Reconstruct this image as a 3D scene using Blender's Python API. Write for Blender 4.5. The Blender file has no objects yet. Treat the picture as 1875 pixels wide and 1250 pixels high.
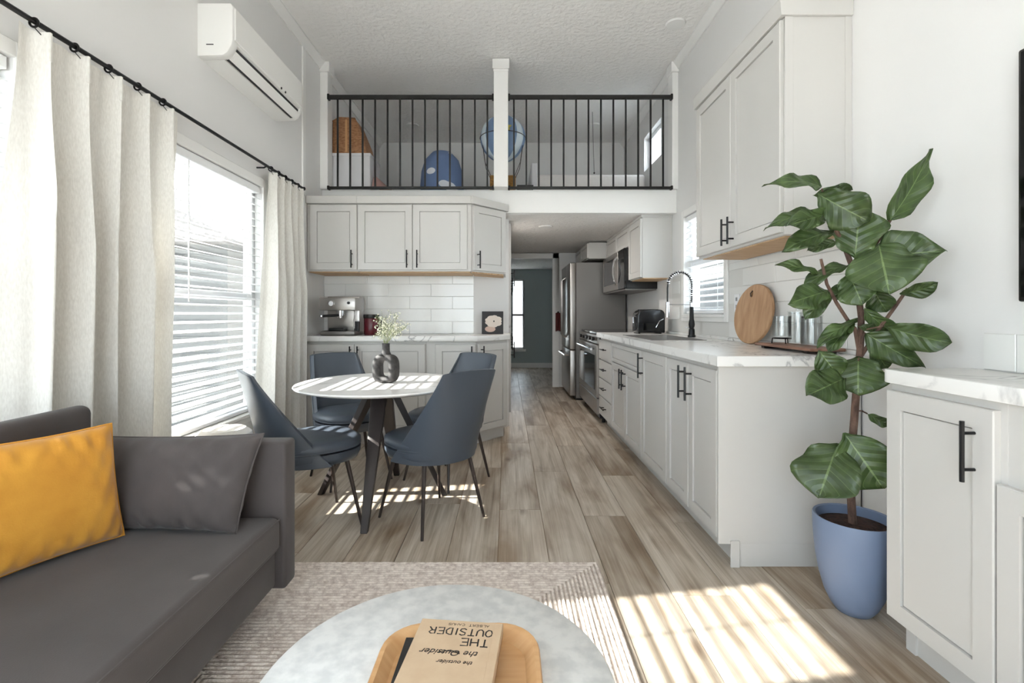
import bpy, bmesh, math, random
from mathutils import Vector, Matrix
random.seed(7)
scene = bpy.context.scene
C = scene.collection
R = math.radians
# ------------------------------------------------------------------ camera
F, VX, VY, H = 900.0, 928.0, 576.0, 1.11          # focal length in px, vanishing point, lens height
cam = bpy.data.cameras.new('camera'); cam_o = bpy.data.objects.new('camera', cam); C.objects.link(cam_o)
cam.sensor_width = 36.0; cam.lens = F / 1875 * 36.0
cam.shift_x = (937.5 - VX) / 1875; cam.shift_y = -(625 - VY) / 1875
cam.clip_start = 0.05; cam.clip_end = 200
cam_o.location = (0, 0, H); cam_o.rotation_euler = (R(90), 0, 0)
scene.camera = cam_o
# ------------------------------------------------------------------ world, sun, exposure
w = bpy.data.worlds.new('sky'); scene.world = w; w.use_nodes = True
bg = w.node_tree.nodes['Background']; bg.inputs[0].default_value = (0.80, 0.90, 1.0, 1); bg.inputs[1].default_value = 6.0
sun = bpy.data.lights.new('sun', 'SUN'); sun.energy = 27; sun.angle = R(0.6); sun.color = (1.0, 0.97, 0.92)
sun_o = bpy.data.objects.new('sun_offscreen', sun); C.objects.link(sun_o)
SUN = Vector((1.0, 0.16, -0.68)).normalized()
sun_o.rotation_euler = SUN.to_track_quat('-Z', 'Y').to_euler(); sun_o.location = (-6, 0, 6)
scene.view_settings.view_transform = 'Standard'; scene.view_settings.look = 'None'
scene.view_settings.gamma = 1; scene.view_settings.use_curve_mapping = False
scene.view_settings.exposure = 0.40

def PX(x, y, Y): return Vector(((x - VX) * Y / F, Y, H - (y - VY) * Y / F))
# ------------------------------------------------------------------ materials
MATS = {}
def lin(c):
    return tuple(((v/255)/12.92 if v/255 <= 0.04045 else (((v/255)+0.055)/1.055)**2.4) for v in c)
def mat(name, rgb, rough=0.6, metal=0.0, spec=0.5, noise=None, bump=None, emit=None, trans=0, coat=0, sheen=0):
    """rgb in sRGB 0-255. noise=(rgb2, scale, detail, stretch(xyz), lo, hi); bump=(scale, strength, distance)"""
    if name in MATS: return MATS[name]
    m = bpy.data.materials.new(name); m.use_nodes = True; nt = m.node_tree; N = nt.nodes; L = nt.links
    b = N['Principled BSDF']; c = lin(rgb)
    b.inputs['Base Color'].default_value = (*c, 1); b.inputs['Roughness'].default_value = rough
    b.inputs['Metallic'].default_value = metal; b.inputs['Specular IOR Level'].default_value = spec
    if coat: b.inputs['Coat Weight'].default_value = coat
    if sheen: b.inputs['Sheen Weight'].default_value = sheen; b.inputs['Sheen Roughness'].default_value = 0.5
    if trans: b.inputs['Transmission Weight'].default_value = trans
    tc = N.new('ShaderNodeTexCoord')
    if noise:
        c2, sc, det, st, lo, hi = noise
        mp = N.new('ShaderNodeMapping'); mp.inputs['Scale'].default_value = st
        L.new(tc.outputs['Object'], mp.inputs[0])
        nz = N.new('ShaderNodeTexNoise'); nz.inputs['Scale'].default_value = sc; nz.inputs['Detail'].default_value = det
        L.new(mp.outputs[0], nz.inputs['Vector'])
        cr = N.new('ShaderNodeValToRGB'); cr.color_ramp.elements[0].position = lo; cr.color_ramp.elements[1].position = hi
        cr.color_ramp.elements[0].color = (*c, 1); cr.color_ramp.elements[1].color = (*lin(c2), 1)
        L.new(nz.outputs[0], cr.inputs[0]); L.new(cr.outputs[0], b.inputs['Base Color'])
    if bump:
        sc, stg, dist = bump
        nb = N.new('ShaderNodeTexNoise'); nb.inputs['Scale'].default_value = sc; nb.inputs['Detail'].default_value = 4
        L.new(tc.outputs['Object'], nb.inputs['Vector'])
        bp = N.new('ShaderNodeBump'); bp.inputs['Strength'].default_value = stg; bp.inputs['Distance'].default_value = dist
        L.new(nb.outputs[0], bp.inputs['Height']); L.new(bp.outputs[0], b.inputs['Normal'])
    if emit: b.inputs['Emission Color'].default_value = (*lin(emit[0]), 1); b.inputs['Emission Strength'].default_value = emit[1]
    MATS[name] = m; return m

WALL = mat('wall_white', (231, 229, 227), 0.7, bump=(180, 0.05, 0.002))
TRIM = mat('trim_white', (240, 238, 235), 0.45)
CEIL = mat('ceiling_texture', (244, 241, 238), 0.9, bump=(28, 0.6, 0.02))
CEILK = mat('kitchen_ceiling_texture', (244, 241, 238), 0.9, bump=(24, 1.0, 0.03))
CAB = mat('cabinet_grey', (206, 203, 199), 0.42)
CABW = CAB
WOODU = mat('raw_wood_underside', (216, 184, 146), 0.6, noise=((196, 158, 116), 6, 4, (1, 8, 1), .35, .65))
BLACK = mat('black_metal', (24, 24, 26), 0.4, 0.3)
RAILB = mat('railing_black', (20, 18, 18), 0.45)
SOFA = mat('sofa_velvet', (82, 75, 74), 0.85, noise=((69, 63, 62), 3.0, 5, (1, 1, 1), .35, .7), bump=(260, 0.12, 0.003), sheen=0.12)
PILG = mat('pillow_velvet_grey', (82, 75, 74), 0.85, noise=((69, 63, 62), 5.0, 5, (1, 1, 1), .35, .7), bump=(240, 0.12, 0.003), sheen=0.12)
YEL = mat('mustard_velvet', (214, 152, 48), 0.8, noise=((196, 132, 34), 9.0, 5, (1, 1, 1), .35, .7), bump=(220, 0.15, 0.003), sheen=0.3)
LEATH = mat('blue_grey_leather', (70, 77, 87), 0.42, bump=(320, 0.12, 0.002))
LEGD = mat('dark_brown_leg', (52, 42, 38), 0.4)
TLEG = mat('charred_wood_leg', (40, 34, 33), 0.5, noise=((58, 50, 48), 8, 4, (1, 1, .15), .3, .7))
STEEL = mat('stainless_steel', (176, 172, 168), 0.33, 0.9)
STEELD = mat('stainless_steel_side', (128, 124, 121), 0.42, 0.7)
DGLASS = mat('black_glass', (14, 15, 16), 0.08)
CHROME = mat('chrome', (210, 210, 212), 0.12, 1.0)
POT = mat('blue_grey_ceramic', (116, 130, 156), 0.5)
SOIL = mat('potting_soil', (74, 48, 38), 0.95, noise=((48, 30, 24), 60, 5, (1, 1, 1), .35, .65), bump=(90, 1, 0.02))
BARK = mat('fig_bark', (118, 92, 78), 0.85, noise=((74, 54, 46), 40, 4, (1, 1, .4), .35, .65), bump=(90, .6, .006))
VASE = mat('black_stoneware', (56, 53, 52), 0.7, noise=((38, 36, 36), 60, 4, (1, 1, 1), .4, .6), bump=(160, .4, .003))
OAK = mat('pale_oak', (214, 170, 122), 0.5, noise=((196, 148, 98), 5, 5, (1, 10, 1), .3, .7))
BOARD = mat('cutting_board_oak', (192, 154, 118), 0.5, noise=((166, 126, 90), 7, 5, (6, 6, .5), .3, .7))
KRAFT = mat('kraft_paper', (206, 180, 150), 0.8, noise=((198, 170, 140), 30, 3, (1, 1, 1), .3, .7))
PAPER = mat('page_paper', (232, 224, 208), 0.9)
INK = mat('black_ink', (28, 24, 22), 0.7)
BLKB = mat('black_book_cover', (26, 24, 24), 0.5)
BLIND = mat('blind_white', (244, 244, 244), 0.5)
VINYL = mat('window_vinyl', (244, 244, 245), 0.4)
AC = mat('ac_plastic', (240, 238, 234), 0.35)
AIRSLOT = mat('ac_dark_slot', (40, 40, 42), 0.6)
MAROON = mat('maroon_jar', (88, 26, 36), 0.25)
PLASTB = mat('black_plastic', (22, 22, 24), 0.3)
WICK = mat('wicker_brown', (184, 138, 100), 0.8, noise=((146, 100, 68), 40, 4, (1, 1, 3), .35, .65), bump=(80, .8, .01))
WICKY = mat('wicker_honey', (184, 140, 72), 0.8, noise=((132, 88, 42), 40, 4, (1, 1, 3), .35, .65), bump=(80, .8, .01))
BOXW = mat('white_lacquer', (226, 224, 226), 0.4)
PINK = mat('dusty_pink_fabric', (186, 150, 142), 0.85)
LINEN = mat('bed_linen', (232, 226, 222), 0.85, bump=(14, .4, .02))
HALLW = mat('hall_blue_grey', (172, 182, 182), 0.7)
POUF = mat('beige_boucle', (226, 218, 208), 0.95, bump=(120, .6, .006))
SIDING = mat('dark_siding', (72, 72, 71), 0.8)
SIDINGP = mat('pale_blue_siding', (190, 208, 212), 0.8)
ROOF = mat('grey_shingle', (92, 88, 86), 0.9, noise=((70, 67, 66), 20, 3, (1, 1, 1), .4, .6))
GROUND = mat('pale_patio', (226, 226, 224), 0.95, noise=((212, 212, 210), 3, 5, (1, 1, 1), .35, .65))
TVM = mat('tv_black', (12, 12, 13), 0.2)
OUTL = mat('outlet_plate', (238, 238, 240), 0.4)
LAMP = mat('lamp_lens', (250, 248, 244), 0.5, emit=((255, 246, 232), 1.5))
LENS = mat('lamp_lens_unlit', (232, 230, 226), 0.4)
GROUT = mat('tile_grout', (214, 212, 208), 0.8)
TILE = mat('gloss_white_tile', (238, 237, 234), 0.12, bump=(5, .12, .01))
SUBF = mat('plywood_subfloor', (176, 150, 120), 0.9)
TOWEL = mat('maroon_cloth', (96, 44, 44), 0.9)
BURN = mat('picture_dark', (30, 26, 28), 0.5)
PETAL = mat('picture_petal', (226, 212, 200), 0.6)
STONE = mat('pale_stone', (212, 212, 211), 0.5, noise=((232, 231, 229), 30, 12, (1, 1, 1), .36, .60), bump=(90, .1, .003))
BREATH = mat('blossom_white', (238, 234, 214), 0.8)
STEM = mat('stem_green', (142, 150, 106), 0.8)
BLUEF = None

def marble(name, base, vein, scale, thr=0.035, rough=0.25):
    m = bpy.data.materials.new(name); m.use_nodes = True; nt = m.node_tree; N = nt.nodes; L = nt.links
    b = N['Principled BSDF']; b.inputs['Roughness'].default_value = rough
    tc = N.new('ShaderNodeTexCoord')
    n1 = N.new('ShaderNodeTexNoise'); n1.inputs['Scale'].default_value = scale; n1.inputs['Detail'].default_value = 7; n1.inputs['Distortion'].default_value = 1.4
    L.new(tc.outputs['Object'], n1.inputs['Vector'])
    a = N.new('ShaderNodeMath'); a.operation = 'SUBTRACT'; a.inputs[1].default_value = 0.5; L.new(n1.outputs[0], a.inputs[0])
    ab = N.new('ShaderNodeMath'); ab.operation = 'ABSOLUTE'; L.new(a.outputs[0], ab.inputs[0])
    cr = N.new('ShaderNodeValToRGB'); cr.color_ramp.elements[0].position = 0.0; cr.color_ramp.elements[1].position = thr
    cr.color_ramp.elements[0].color = (*lin(vein), 1); cr.color_ramp.elements[1].color = (*lin(base), 1)
    L.new(ab.outputs[0], cr.inputs[0])
    n2 = N.new('ShaderNodeTexNoise'); n2.inputs['Scale'].default_value = scale * .8; n2.inputs['Detail'].default_value = 3
    L.new(tc.outputs['Object'], n2.inputs['Vector'])
    r2 = N.new('ShaderNodeValToRGB'); r2.color_ramp.elements[0].position = .42; r2.color_ramp.elements[1].position = .62
    L.new(n2.outputs[0], r2.inputs[0])
    mx = N.new('ShaderNodeMix'); mx.data_type = 'RGBA'; mx.inputs[6].default_value = (*lin(base), 1)
    L.new(r2.outputs[0], mx.inputs[0]); L.new(cr.outputs[0], mx.inputs[7]); L.new(mx.outputs[2], b.inputs['Base Color'])
    return m
MARB = marble('white_marble_laminate', (240, 238, 235), (170, 168, 168), 3.2, .03)
MARBT = marble('white_marble_top', (242, 239, 236), (206, 202, 200), 2.2, .05, .22)

def plank_mat():
    m = bpy.data.materials.new('weathered_oak_plank'); m.use_nodes = True; nt = m.node_tree; N = nt.nodes; L = nt.links
    b = N['Principled BSDF']; b.inputs['Roughness'].default_value = 0.42; b.inputs['Specular IOR Level'].default_value = .35
    tc = N.new('ShaderNodeTexCoord'); oi = N.new('ShaderNodeObjectInfo')
    sc = N.new('ShaderNodeMath'); sc.operation = 'MULTIPLY'; sc.inputs[1].default_value = 37.0; L.new(oi.outputs['Random'], sc.inputs[0])
    cb = N.new('ShaderNodeCombineXYZ'); L.new(sc.outputs[0], cb.inputs[0]); L.new(sc.outputs[0], cb.inputs[2])
    ad = N.new('ShaderNodeVectorMath'); ad.operation = 'ADD'; L.new(tc.outputs['Object'], ad.inputs[0]); L.new(cb.outputs[0], ad.inputs[1])
    def nz(scale, stretch, det, dist=0):
        mp = N.new('ShaderNodeMapping'); mp.inputs['Scale'].default_value = stretch; L.new(ad.outputs[0], mp.inputs[0])
        n = N.new('ShaderNodeTexNoise'); n.inputs['Scale'].default_value = scale; n.inputs['Detail'].default_value = det; n.inputs['Distortion'].default_value = dist
        L.new(mp.outputs[0], n.inputs['Vector']); return n
    g = nz(7, (3.4, .16, 1), 5, .9)      # cathedral grain
    f = nz(52, (3, .05, 1), 3)            # fine streaks
    k = nz(2.6, (1.9, .55, 1), 4, .5)      # blotches
    cr = N.new('ShaderNodeValToRGB'); e = cr.color_ramp.elements
    e[0].position = .30; e[0].color = (*lin((166, 151, 134)), 1); e[1].position = .66; e[1].color = (*lin((214, 203, 190)), 1)
    x = e.new(.47); x.color = (*lin((194, 181, 165)), 1)
    L.new(g.outputs[0], cr.inputs[0])
    kr = N.new('ShaderNodeValToRGB'); kr.color_ramp.elements[0].position = .32; kr.color_ramp.elements[1].position = .56
    kr.color_ramp.elements[0].color = (*lin((188, 172, 154)), 1); kr.color_ramp.elements[1].color = (1, 1, 1, 1)
    L.new(k.outputs[0], kr.inputs[0])
    m1 = N.new('ShaderNodeMix'); m1.data_type = 'RGBA'; m1.blend_type = 'MULTIPLY'; m1.inputs[0].default_value = .95
    L.new(cr.outputs[0], m1.inputs[6]); L.new(kr.outputs[0], m1.inputs[7])
    fr = N.new('ShaderNodeValToRGB'); fr.color_ramp.elements[0].position = .35; fr.color_ramp.elements[1].position = .6
    fr.color_ramp.elements[0].color = (.74, .70, .66, 1); fr.color_ramp.elements[1].color = (1, 1, 1, 1); L.new(f.outputs[0], fr.inputs[0])
    m2 = N.new('ShaderNodeMix'); m2.data_type = 'RGBA'; m2.blend_type = 'MULTIPLY'; m2.inputs[0].default_value = .55
    L.new(m1.outputs[2], m2.inputs[6]); L.new(fr.outputs[0], m2.inputs[7])
    vr = N.new('ShaderNodeMapRange'); vr.inputs[3].default_value = .89; vr.inputs[4].default_value = 1.05; L.new(oi.outputs['Random'], vr.inputs[0])
    m3 = N.new('ShaderNodeMix'); m3.data_type = 'RGBA'; m3.blend_type = 'MULTIPLY'; m3.inputs[0].default_value = 1
    cv = N.new('ShaderNodeCombineXYZ'); [L.new(vr.outputs[0], cv.inputs[i]) for i in range(3)]
    L.new(m2.outputs[2], m3.inputs[6]); L.new(cv.outputs[0], m3.inputs[7]); L.new(m3.outputs[2], b.inputs['Base Color'])
    vo = N.new('ShaderNodeTexVoronoi'); mpv = N.new('ShaderNodeMapping'); mpv.inputs['Scale'].default_value = (2.6, 1.15, 1); L.new(ad.outputs[0], mpv.inputs[0]); vo.inputs['Scale'].default_value = 1.5; L.new(mpv.outputs[0], vo.inputs['Vector'])
    vk = N.new('ShaderNodeValToRGB'); vk.color_ramp.elements[0].position = .02; vk.color_ramp.elements[1].position = .13
    vk.color_ramp.elements[0].color = (*lin((150, 124, 100)), 1); vk.color_ramp.elements[1].color = (1, 1, 1, 1); L.new(vo.outputs['Distance'], vk.inputs[0])
    m4 = N.new('ShaderNodeMix'); m4.data_type = 'RGBA'; m4.blend_type = 'MULTIPLY'; m4.inputs[0].default_value = .8
    L.new(m3.outputs[2], m4.inputs[6]); L.new(vk.outputs[0], m4.inputs[7]); L.new(m4.outputs[2], b.inputs['Base Color'])
    bp = N.new('ShaderNodeBump'); bp.inputs['Strength'].default_value = .15; bp.inputs['Distance'].default_value = .003
    L.new(f.outputs[0], bp.inputs['Height']); L.new(bp.outputs[0], b.inputs['Normal'])
    return m
PLANK = plank_mat()

def curtain_mat():
    m = bpy.data.materials.new('oatmeal_curtain'); m.use_nodes = True; nt = m.node_tree; N = nt.nodes; L = nt.links
    out = N['Material Output']; b = N['Principled BSDF']
    tc = N.new('ShaderNodeTexCoord'); mp = N.new('ShaderNodeMapping'); mp.inputs['Scale'].default_value = (1, 1, .25); L.new(tc.outputs['Object'], mp.inputs[0])
    n = N.new('ShaderNodeTexNoise'); n.inputs['Scale'].default_value = 220; n.inputs['Detail'].default_value = 3; L.new(mp.outputs[0], n.inputs['Vector'])
    cr = N.new('ShaderNodeValToRGB'); cr.color_ramp.elements[0].color = (*lin((226, 222, 215)), 1); cr.color_ramp.elements[1].color = (*lin((243, 240, 234)), 1)
    cr.color_ramp.elements[0].position = .3; cr.color_ramp.elements[1].position = .7
    L.new(n.outputs[0], cr.inputs[0]); L.new(cr.outputs[0], b.inputs['Base Color']); b.inputs['Roughness'].default_value = .9
    t = N.new('ShaderNodeBsdfTranslucent'); t.inputs[0].default_value = (*lin((236, 230, 218)), 1)
    mx = N.new('ShaderNodeMixShader'); mx.inputs[0].default_value = .14
    L.new(b.outputs[0], mx.inputs[1]); L.new(t.outputs[0], mx.inputs[2]); L.new(mx.outputs[0], out.inputs[0])
    return m
CURT = curtain_mat()

def glass_mat(name, tint, gl=.06):
    m = bpy.data.materials.new(name); m.use_nodes = True; nt = m.node_tree; N = nt.nodes; L = nt.links
    N.remove(N['Principled BSDF']); out = N['Material Output']
    t = N.new('ShaderNodeBsdfTransparent'); t.inputs[0].default_value = (*tint, 1)
    g = N.new('ShaderNodeBsdfGlossy'); g.inputs['Roughness'].default_value = .02
    mx = N.new('ShaderNodeMixShader'); mx.inputs[0].default_value = gl
    L.new(t.outputs[0], mx.inputs[1]); L.new(g.outputs[0], mx.inputs[2]); L.new(mx.outputs[0], out.inputs[0]); return m
PANE = glass_mat('window_glass', (.97, .985, .98))
JAR = glass_mat('jar_glass', (.95, .965, .965), .07)

def leaf_mat(name, c1, c2, vein):
    m = bpy.data.materials.new(name); m.use_nodes = True; nt = m.node_tree; N = nt.nodes; L = nt.links
    b = N['Principled BSDF']; b.inputs['Roughness'].default_value = .38
    uv = N.new('ShaderNodeUVMap'); sp = N.new('ShaderNodeSeparateXYZ'); L.new(uv.outputs[0], sp.inputs[0])
    def M(op, a, bb=None):
        n = N.new('ShaderNodeMath'); n.operation = op
        for i, v in enumerate((a, bb)):
            if v is None: continue
            if isinstance(v, (int, float)): n.inputs[i].default_value = v
            else: L.new(v, n.inputs[i])
        return n.outputs[0]
    u = M('ABSOLUTE', M('SUBTRACT', sp.outputs[0], .5))          # 0 midrib .. .5 edge
    side = M('PINGPONG', M('MULTIPLY', M('SUBTRACT', sp.outputs[1], M('MULTIPLY', u, .55)), 6.0), .5)
    sv = M('LESS_THAN', side, .035); mv = M('LESS_THAN', u, .016)
    v = M('MAXIMUM', M('MULTIPLY', sv, .45), mv)
    tc = N.new('ShaderNodeTexCoord'); nz = N.new('ShaderNodeTexNoise'); nz.inputs['Scale'].default_value = 22; L.new(tc.outputs['Object'], nz.inputs['Vector'])
    cr = N.new('ShaderNodeValToRGB'); cr.color_ramp.elements[0].position = .35; cr.color_ramp.elements[1].position = .7
    cr.color_ramp.elements[0].color = (*lin(c1), 1); cr.color_ramp.elements[1].color = (*lin(c2), 1); L.new(nz.outputs[0], cr.inputs[0])
    mx = N.new('ShaderNodeMix'); mx.data_type = 'RGBA'; mx.inputs[7].default_value = (*lin(vein), 1)
    oi = N.new('ShaderNodeObjectInfo'); hs = N.new('ShaderNodeHueSaturation'); mr = N.new('ShaderNodeMapRange'); mr.inputs[3].default_value = .82; mr.inputs[4].default_value = 1.12
    L.new(oi.outputs['Random'], mr.inputs[0]); L.new(mr.outputs[0], hs.inputs['Value'])      # each leaf its own green
    L.new(v, mx.inputs[0]); L.new(cr.outputs[0], mx.inputs[6]); L.new(mx.outputs[2], hs.inputs['Color']); L.new(hs.outputs[0], b.inputs['Base Color'])
    bp = N.new('ShaderNodeBump'); bp.inputs['Strength'].default_value = .55; bp.inputs['Distance'].default_value = .007
    L.new(side, bp.inputs['Height']); L.new(bp.outputs[0], b.inputs['Normal'])
    return m
LEAF = leaf_mat('fig_leaf_green', (52, 71, 36), (72, 92, 48), (108, 128, 80))

def rug_mat():
    m = bpy.data.materials.new('braided_jute'); m.use_nodes = True; nt = m.node_tree; N = nt.nodes; L = nt.links
    b = N['Principled BSDF']; b.inputs['Roughness'].default_value = .95
    tc = N.new('ShaderNodeTexCoord'); n = N.new('ShaderNodeTexNoise'); n.inputs['Scale'].default_value = 45; n.inputs['Detail'].default_value = 4
    L.new(tc.outputs['Object'], n.inputs['Vector'])
    cr = N.new('ShaderNodeValToRGB'); cr.color_ramp.elements[0].position = .32; cr.color_ramp.elements[1].position = .62
    cr.color_ramp.elements[0].color = (*lin((188, 172, 162)), 1); cr.color_ramp.elements[1].color = (*lin((232, 221, 211)), 1)
    L.new(n.outputs[0], cr.inputs[0]); L.new(cr.outputs[0], b.inputs['Base Color'])
    bp = N.new('ShaderNodeBump'); bp.inputs['Strength'].default_value = .8; bp.inputs['Distance'].default_value = .006
    n2 = N.new('ShaderNodeTexNoise'); n2.inputs['Scale'].default_value = 110; L.new(tc.outputs['Object'], n2.inputs['Vector'])
    L.new(n2.outputs[0], bp.inputs['Height']); L.new(bp.outputs[0], b.inputs['Normal']); return m
RUG = rug_mat(); RUGD = mat('jute_backing', (196, 180, 168), .95)

def cloud_mat():
    m = bpy.data.materials.new('blue_cloud_print'); m.use_nodes = True; nt = m.node_tree; N = nt.nodes; L = nt.links
    b = N['Principled BSDF']; b.inputs['Roughness'].default_value = .9
    tc = N.new('ShaderNodeTexCoord'); mp = N.new('ShaderNodeMapping'); mp.inputs['Scale'].default_value = (.8, 0, 1.15); v = N.new('ShaderNodeTexVoronoi'); v.inputs['Scale'].default_value = 7.5; v.feature = 'SMOOTH_F1'; v.inputs['Smoothness'].default_value = .2
    L.new(tc.outputs['Object'], mp.inputs[0]); L.new(mp.outputs[0], v.inputs['Vector'])
    cr = N.new('ShaderNodeValToRGB'); cr.color_ramp.interpolation = 'CONSTANT'
    cr.color_ramp.elements[0].color = (*lin((226, 228, 234)), 1); cr.color_ramp.elements[1].position = .36; cr.color_ramp.elements[1].color = (*lin((104, 124, 162)), 1)
    L.new(v.outputs[0], cr.inputs[0]); L.new(cr.outputs[0], b.inputs['Base Color']); return m
CLOUD = cloud_mat()
# ------------------------------------------------------------------ geometry helpers
class MB:
    def __init__(s): s.v = []; s.f = []; s.uv = None
    def add(s, vs, fs):
        o = len(s.v); s.v += [Vector(p) for p in vs]; s.f += [[i + o for i in f] for f in fs]; return s
    def box(s, x0, x1, y0, y1, z0, z1):
        return s.add([(x0,y0,z0),(x1,y0,z0),(x1,y1,z0),(x0,y1,z0),(x0,y0,z1),(x1,y0,z1),(x1,y1,z1),(x0,y1,z1)],
                     [(0,3,2,1),(4,5,6,7),(0,1,5,4),(1,2,6,5),(2,3,7,6),(3,0,4,7)])
    def obox(s, o, u, v, n, w, h, t):            # box from corner o along unit u (w), v (h), n (t)
        o = Vector(o); P = [o, o+u*w, o+u*w+v*h, o+v*h]; P += [p+n*t for p in P]
        return s.add(P, [(0,3,2,1),(4,5,6,7),(0,1,5,4),(1,2,6,5),(2,3,7,6),(3,0,4,7)])
    def prism(s, pts, z0, z1):                   # polygon in XY extruded in Z
        n = len(pts)
        return s.add([(x,y,z0) for x,y in pts]+[(x,y,z1) for x,y in pts],
                     [list(range(n))[::-1], list(range(n,2*n))]+[(i,(i+1)%n,n+(i+1)%n,n+i) for i in range(n)])
    def prism_y(s, pts, y0, y1):                 # polygon in XZ extruded in Y
        n = len(pts)
        return s.add([(x,y0,z) for x,z in pts]+[(x,y1,z) for x,z in pts],
                     [list(range(n)), list(range(n,2*n))[::-1]]+[(i,n+i,n+(i+1)%n,(i+1)%n) for i in range(n)])
    def tube(s, pts, r, n=8, cap=True, closed=False):
        pts = [Vector(p) for p in pts]; m = len(pts)
        rs = r if isinstance(r, (list, tuple)) else [r]*m
        rings = []; up = None
        for i, p in enumerate(pts):
            if closed: t = (pts[(i+1)%m]-pts[i-1]).normalized()
            else: t = (pts[min(i+1,m-1)]-pts[max(i-1,0)]).normalized()
            if up is None: up = t.orthogonal().normalized()
            else: up = (up - t*up.dot(t)).normalized()
            sd = t.cross(up)
            rings.append([p + (up*math.cos(2*math.pi*k/n)+sd*math.sin(2*math.pi*k/n))*rs[i] for k in range(n)])
        vs = [q for ring in rings for q in ring]; fs = []
        for i in range(m if closed else m-1):
            j = (i+1) % m
            for k in range(n): fs.append((i*n+k, i*n+(k+1)%n, j*n+(k+1)%n, j*n+k))
        if cap and not closed: fs += [list(range(n))[::-1], list(range((m-1)*n, m*n))]
        return s.add(vs, fs)
    def lathe(s, prof, c=(0,0,0), n=32, sx=1, sy=1):   # prof list of (r,z)
        c = Vector(c); vs = []; fs = []
        for r, z in prof:
            for k in range(n): vs.append(c+Vector((sx*r*math.cos(2*math.pi*k/n), sy*r*math.sin(2*math.pi*k/n), z)))
        m = len(prof)
        for i in range(m-1):
            for k in range(n): fs.append((i*n+k, i*n+(k+1)%n, (i+1)*n+(k+1)%n, (i+1)*n+k))
        if prof[0][0] > 1e-5: fs.append(list(range(n))[::-1])
        if prof[-1][0] > 1e-5: fs.append(list(range((m-1)*n, m*n)))
        return s.add(vs, fs)
    def grid(s, fn, nu, nv):
        vs = [fn(i/nu, j/nv) for j in range(nv+1) for i in range(nu+1)]
        fs = [(j*(nu+1)+i, j*(nu+1)+i+1, (j+1)*(nu+1)+i+1, (j+1)*(nu+1)+i) for j in range(nv) for i in range(nu)]
        return s.add(vs, fs)
    def build(s, name, m, parent=None, local=False, bevel=0, seg=1, smooth=True, sharp=35, weld=True, recalc=True):
        off = Vector((0,0,0))
        if parent is not None and not local: off = world_loc(parent)
        me = bpy.data.meshes.new(name); me.from_pydata([tuple(p-off) for p in s.v], [], s.f)
        bm = bmesh.new(); bm.from_mesh(me)
        if weld: bmesh.ops.remove_doubles(bm, verts=bm.verts, dist=1e-5)
        if recalc: bmesh.ops.recalc_face_normals(bm, faces=bm.faces)
        if bevel:
            ed = [e for e in bm.edges if len(e.link_faces) == 2 and e.calc_face_angle(0) > R(30)]
            bmesh.ops.bevel(bm, geom=ed, offset=bevel, segments=seg, affect='EDGES', profile=.5, clamp_overlap=True)
        bm.to_mesh(me); bm.free()
        if smooth:
            me.shade_smooth(); me.set_sharp_from_angle(angle=R(sharp))
        o = bpy.data.objects.new(name, me); C.objects.link(o)
        if m: me.materials.append(m)
        if parent is not None: o.parent = parent
        return o
def world_loc(o):
    l = Vector(o.location)
    while o.parent: o = o.parent; l += Vector(o.location)
    return l
def tag(o, label, cat, group=None, kind=None):
    if label: o['label'] = label
    if cat: o['category'] = cat
    if group: o['group'] = group
    if kind: o['kind'] = kind
    return o
def thing(name, label, cat, loc=(0,0,0), rz=0, group=None, kind=None):
    o = bpy.data.objects.new(name, None); C.objects.link(o); o.location = loc; o.rotation_euler = (0,0,rz); o.empty_display_size = .1
    return tag(o, label, cat, group, kind)
def struct(name, mb, m, label, cat, **k):
    return tag(mb.build(name, m, **k), label, cat, kind='structure')
def dup(root, loc, rz=0, label=None, group=None):
    r = root.copy(); C.objects.link(r); r.location = loc; r.rotation_euler = (0,0,rz)
    if label: r['label'] = label
    if group: r['group'] = group
    def rec(a, b):
        for ch in list(a.children):
            c = ch.copy(); C.objects.link(c); c.parent = b; rec(ch, c)
    rec(root, r); return r
X_, Y_, Z_ = Vector((1,0,0)), Vector((0,1,0)), Vector((0,0,1))

# ================================================================== SETTING
XL, XR, YB, YF, ZC, ZK = -1.71, 1.57, 4.6, -1.2, 3.42, 2.06
# floor with planks
fl = struct('floor', MB().box(XL-.1, XR+.1, YF-.1, 10.5, -.12, -.006), SUBF, 'weathered oak plank floor running down the kitchen hall', 'floor')
PW, PLN = .233, 1.45
pm = {}
def plank_mesh(w, l):
    k = (round(w,3), round(l,3))
    if k not in pm:
        o = MB().box(0, w-.0022, 0, l-.0022, -.009, 0).build('plank', PLANK, bevel=.0012); pm[k] = o.data; bpy.data.objects.remove(o)
    return pm[k]
x = -.04 - PW*8; col = 0
while x < XR:
    x0, x1 = max(x, XL), min(x+PW, XR); y = YF - (col*0.53 % 1)*PLN; col += 1
    while y < 10.4:
        y0, y1 = max(y, YF), min(y+PLN, 10.4)
        if x1-x0 > .01 and y1-y0 > .01:
            o = bpy.data.objects.new('plank', plank_mesh(x1-x0, y1-y0)); C.objects.link(o); o.location = (x0, y0, 0); o.parent = fl
        y += PLN
    x += PW
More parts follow.
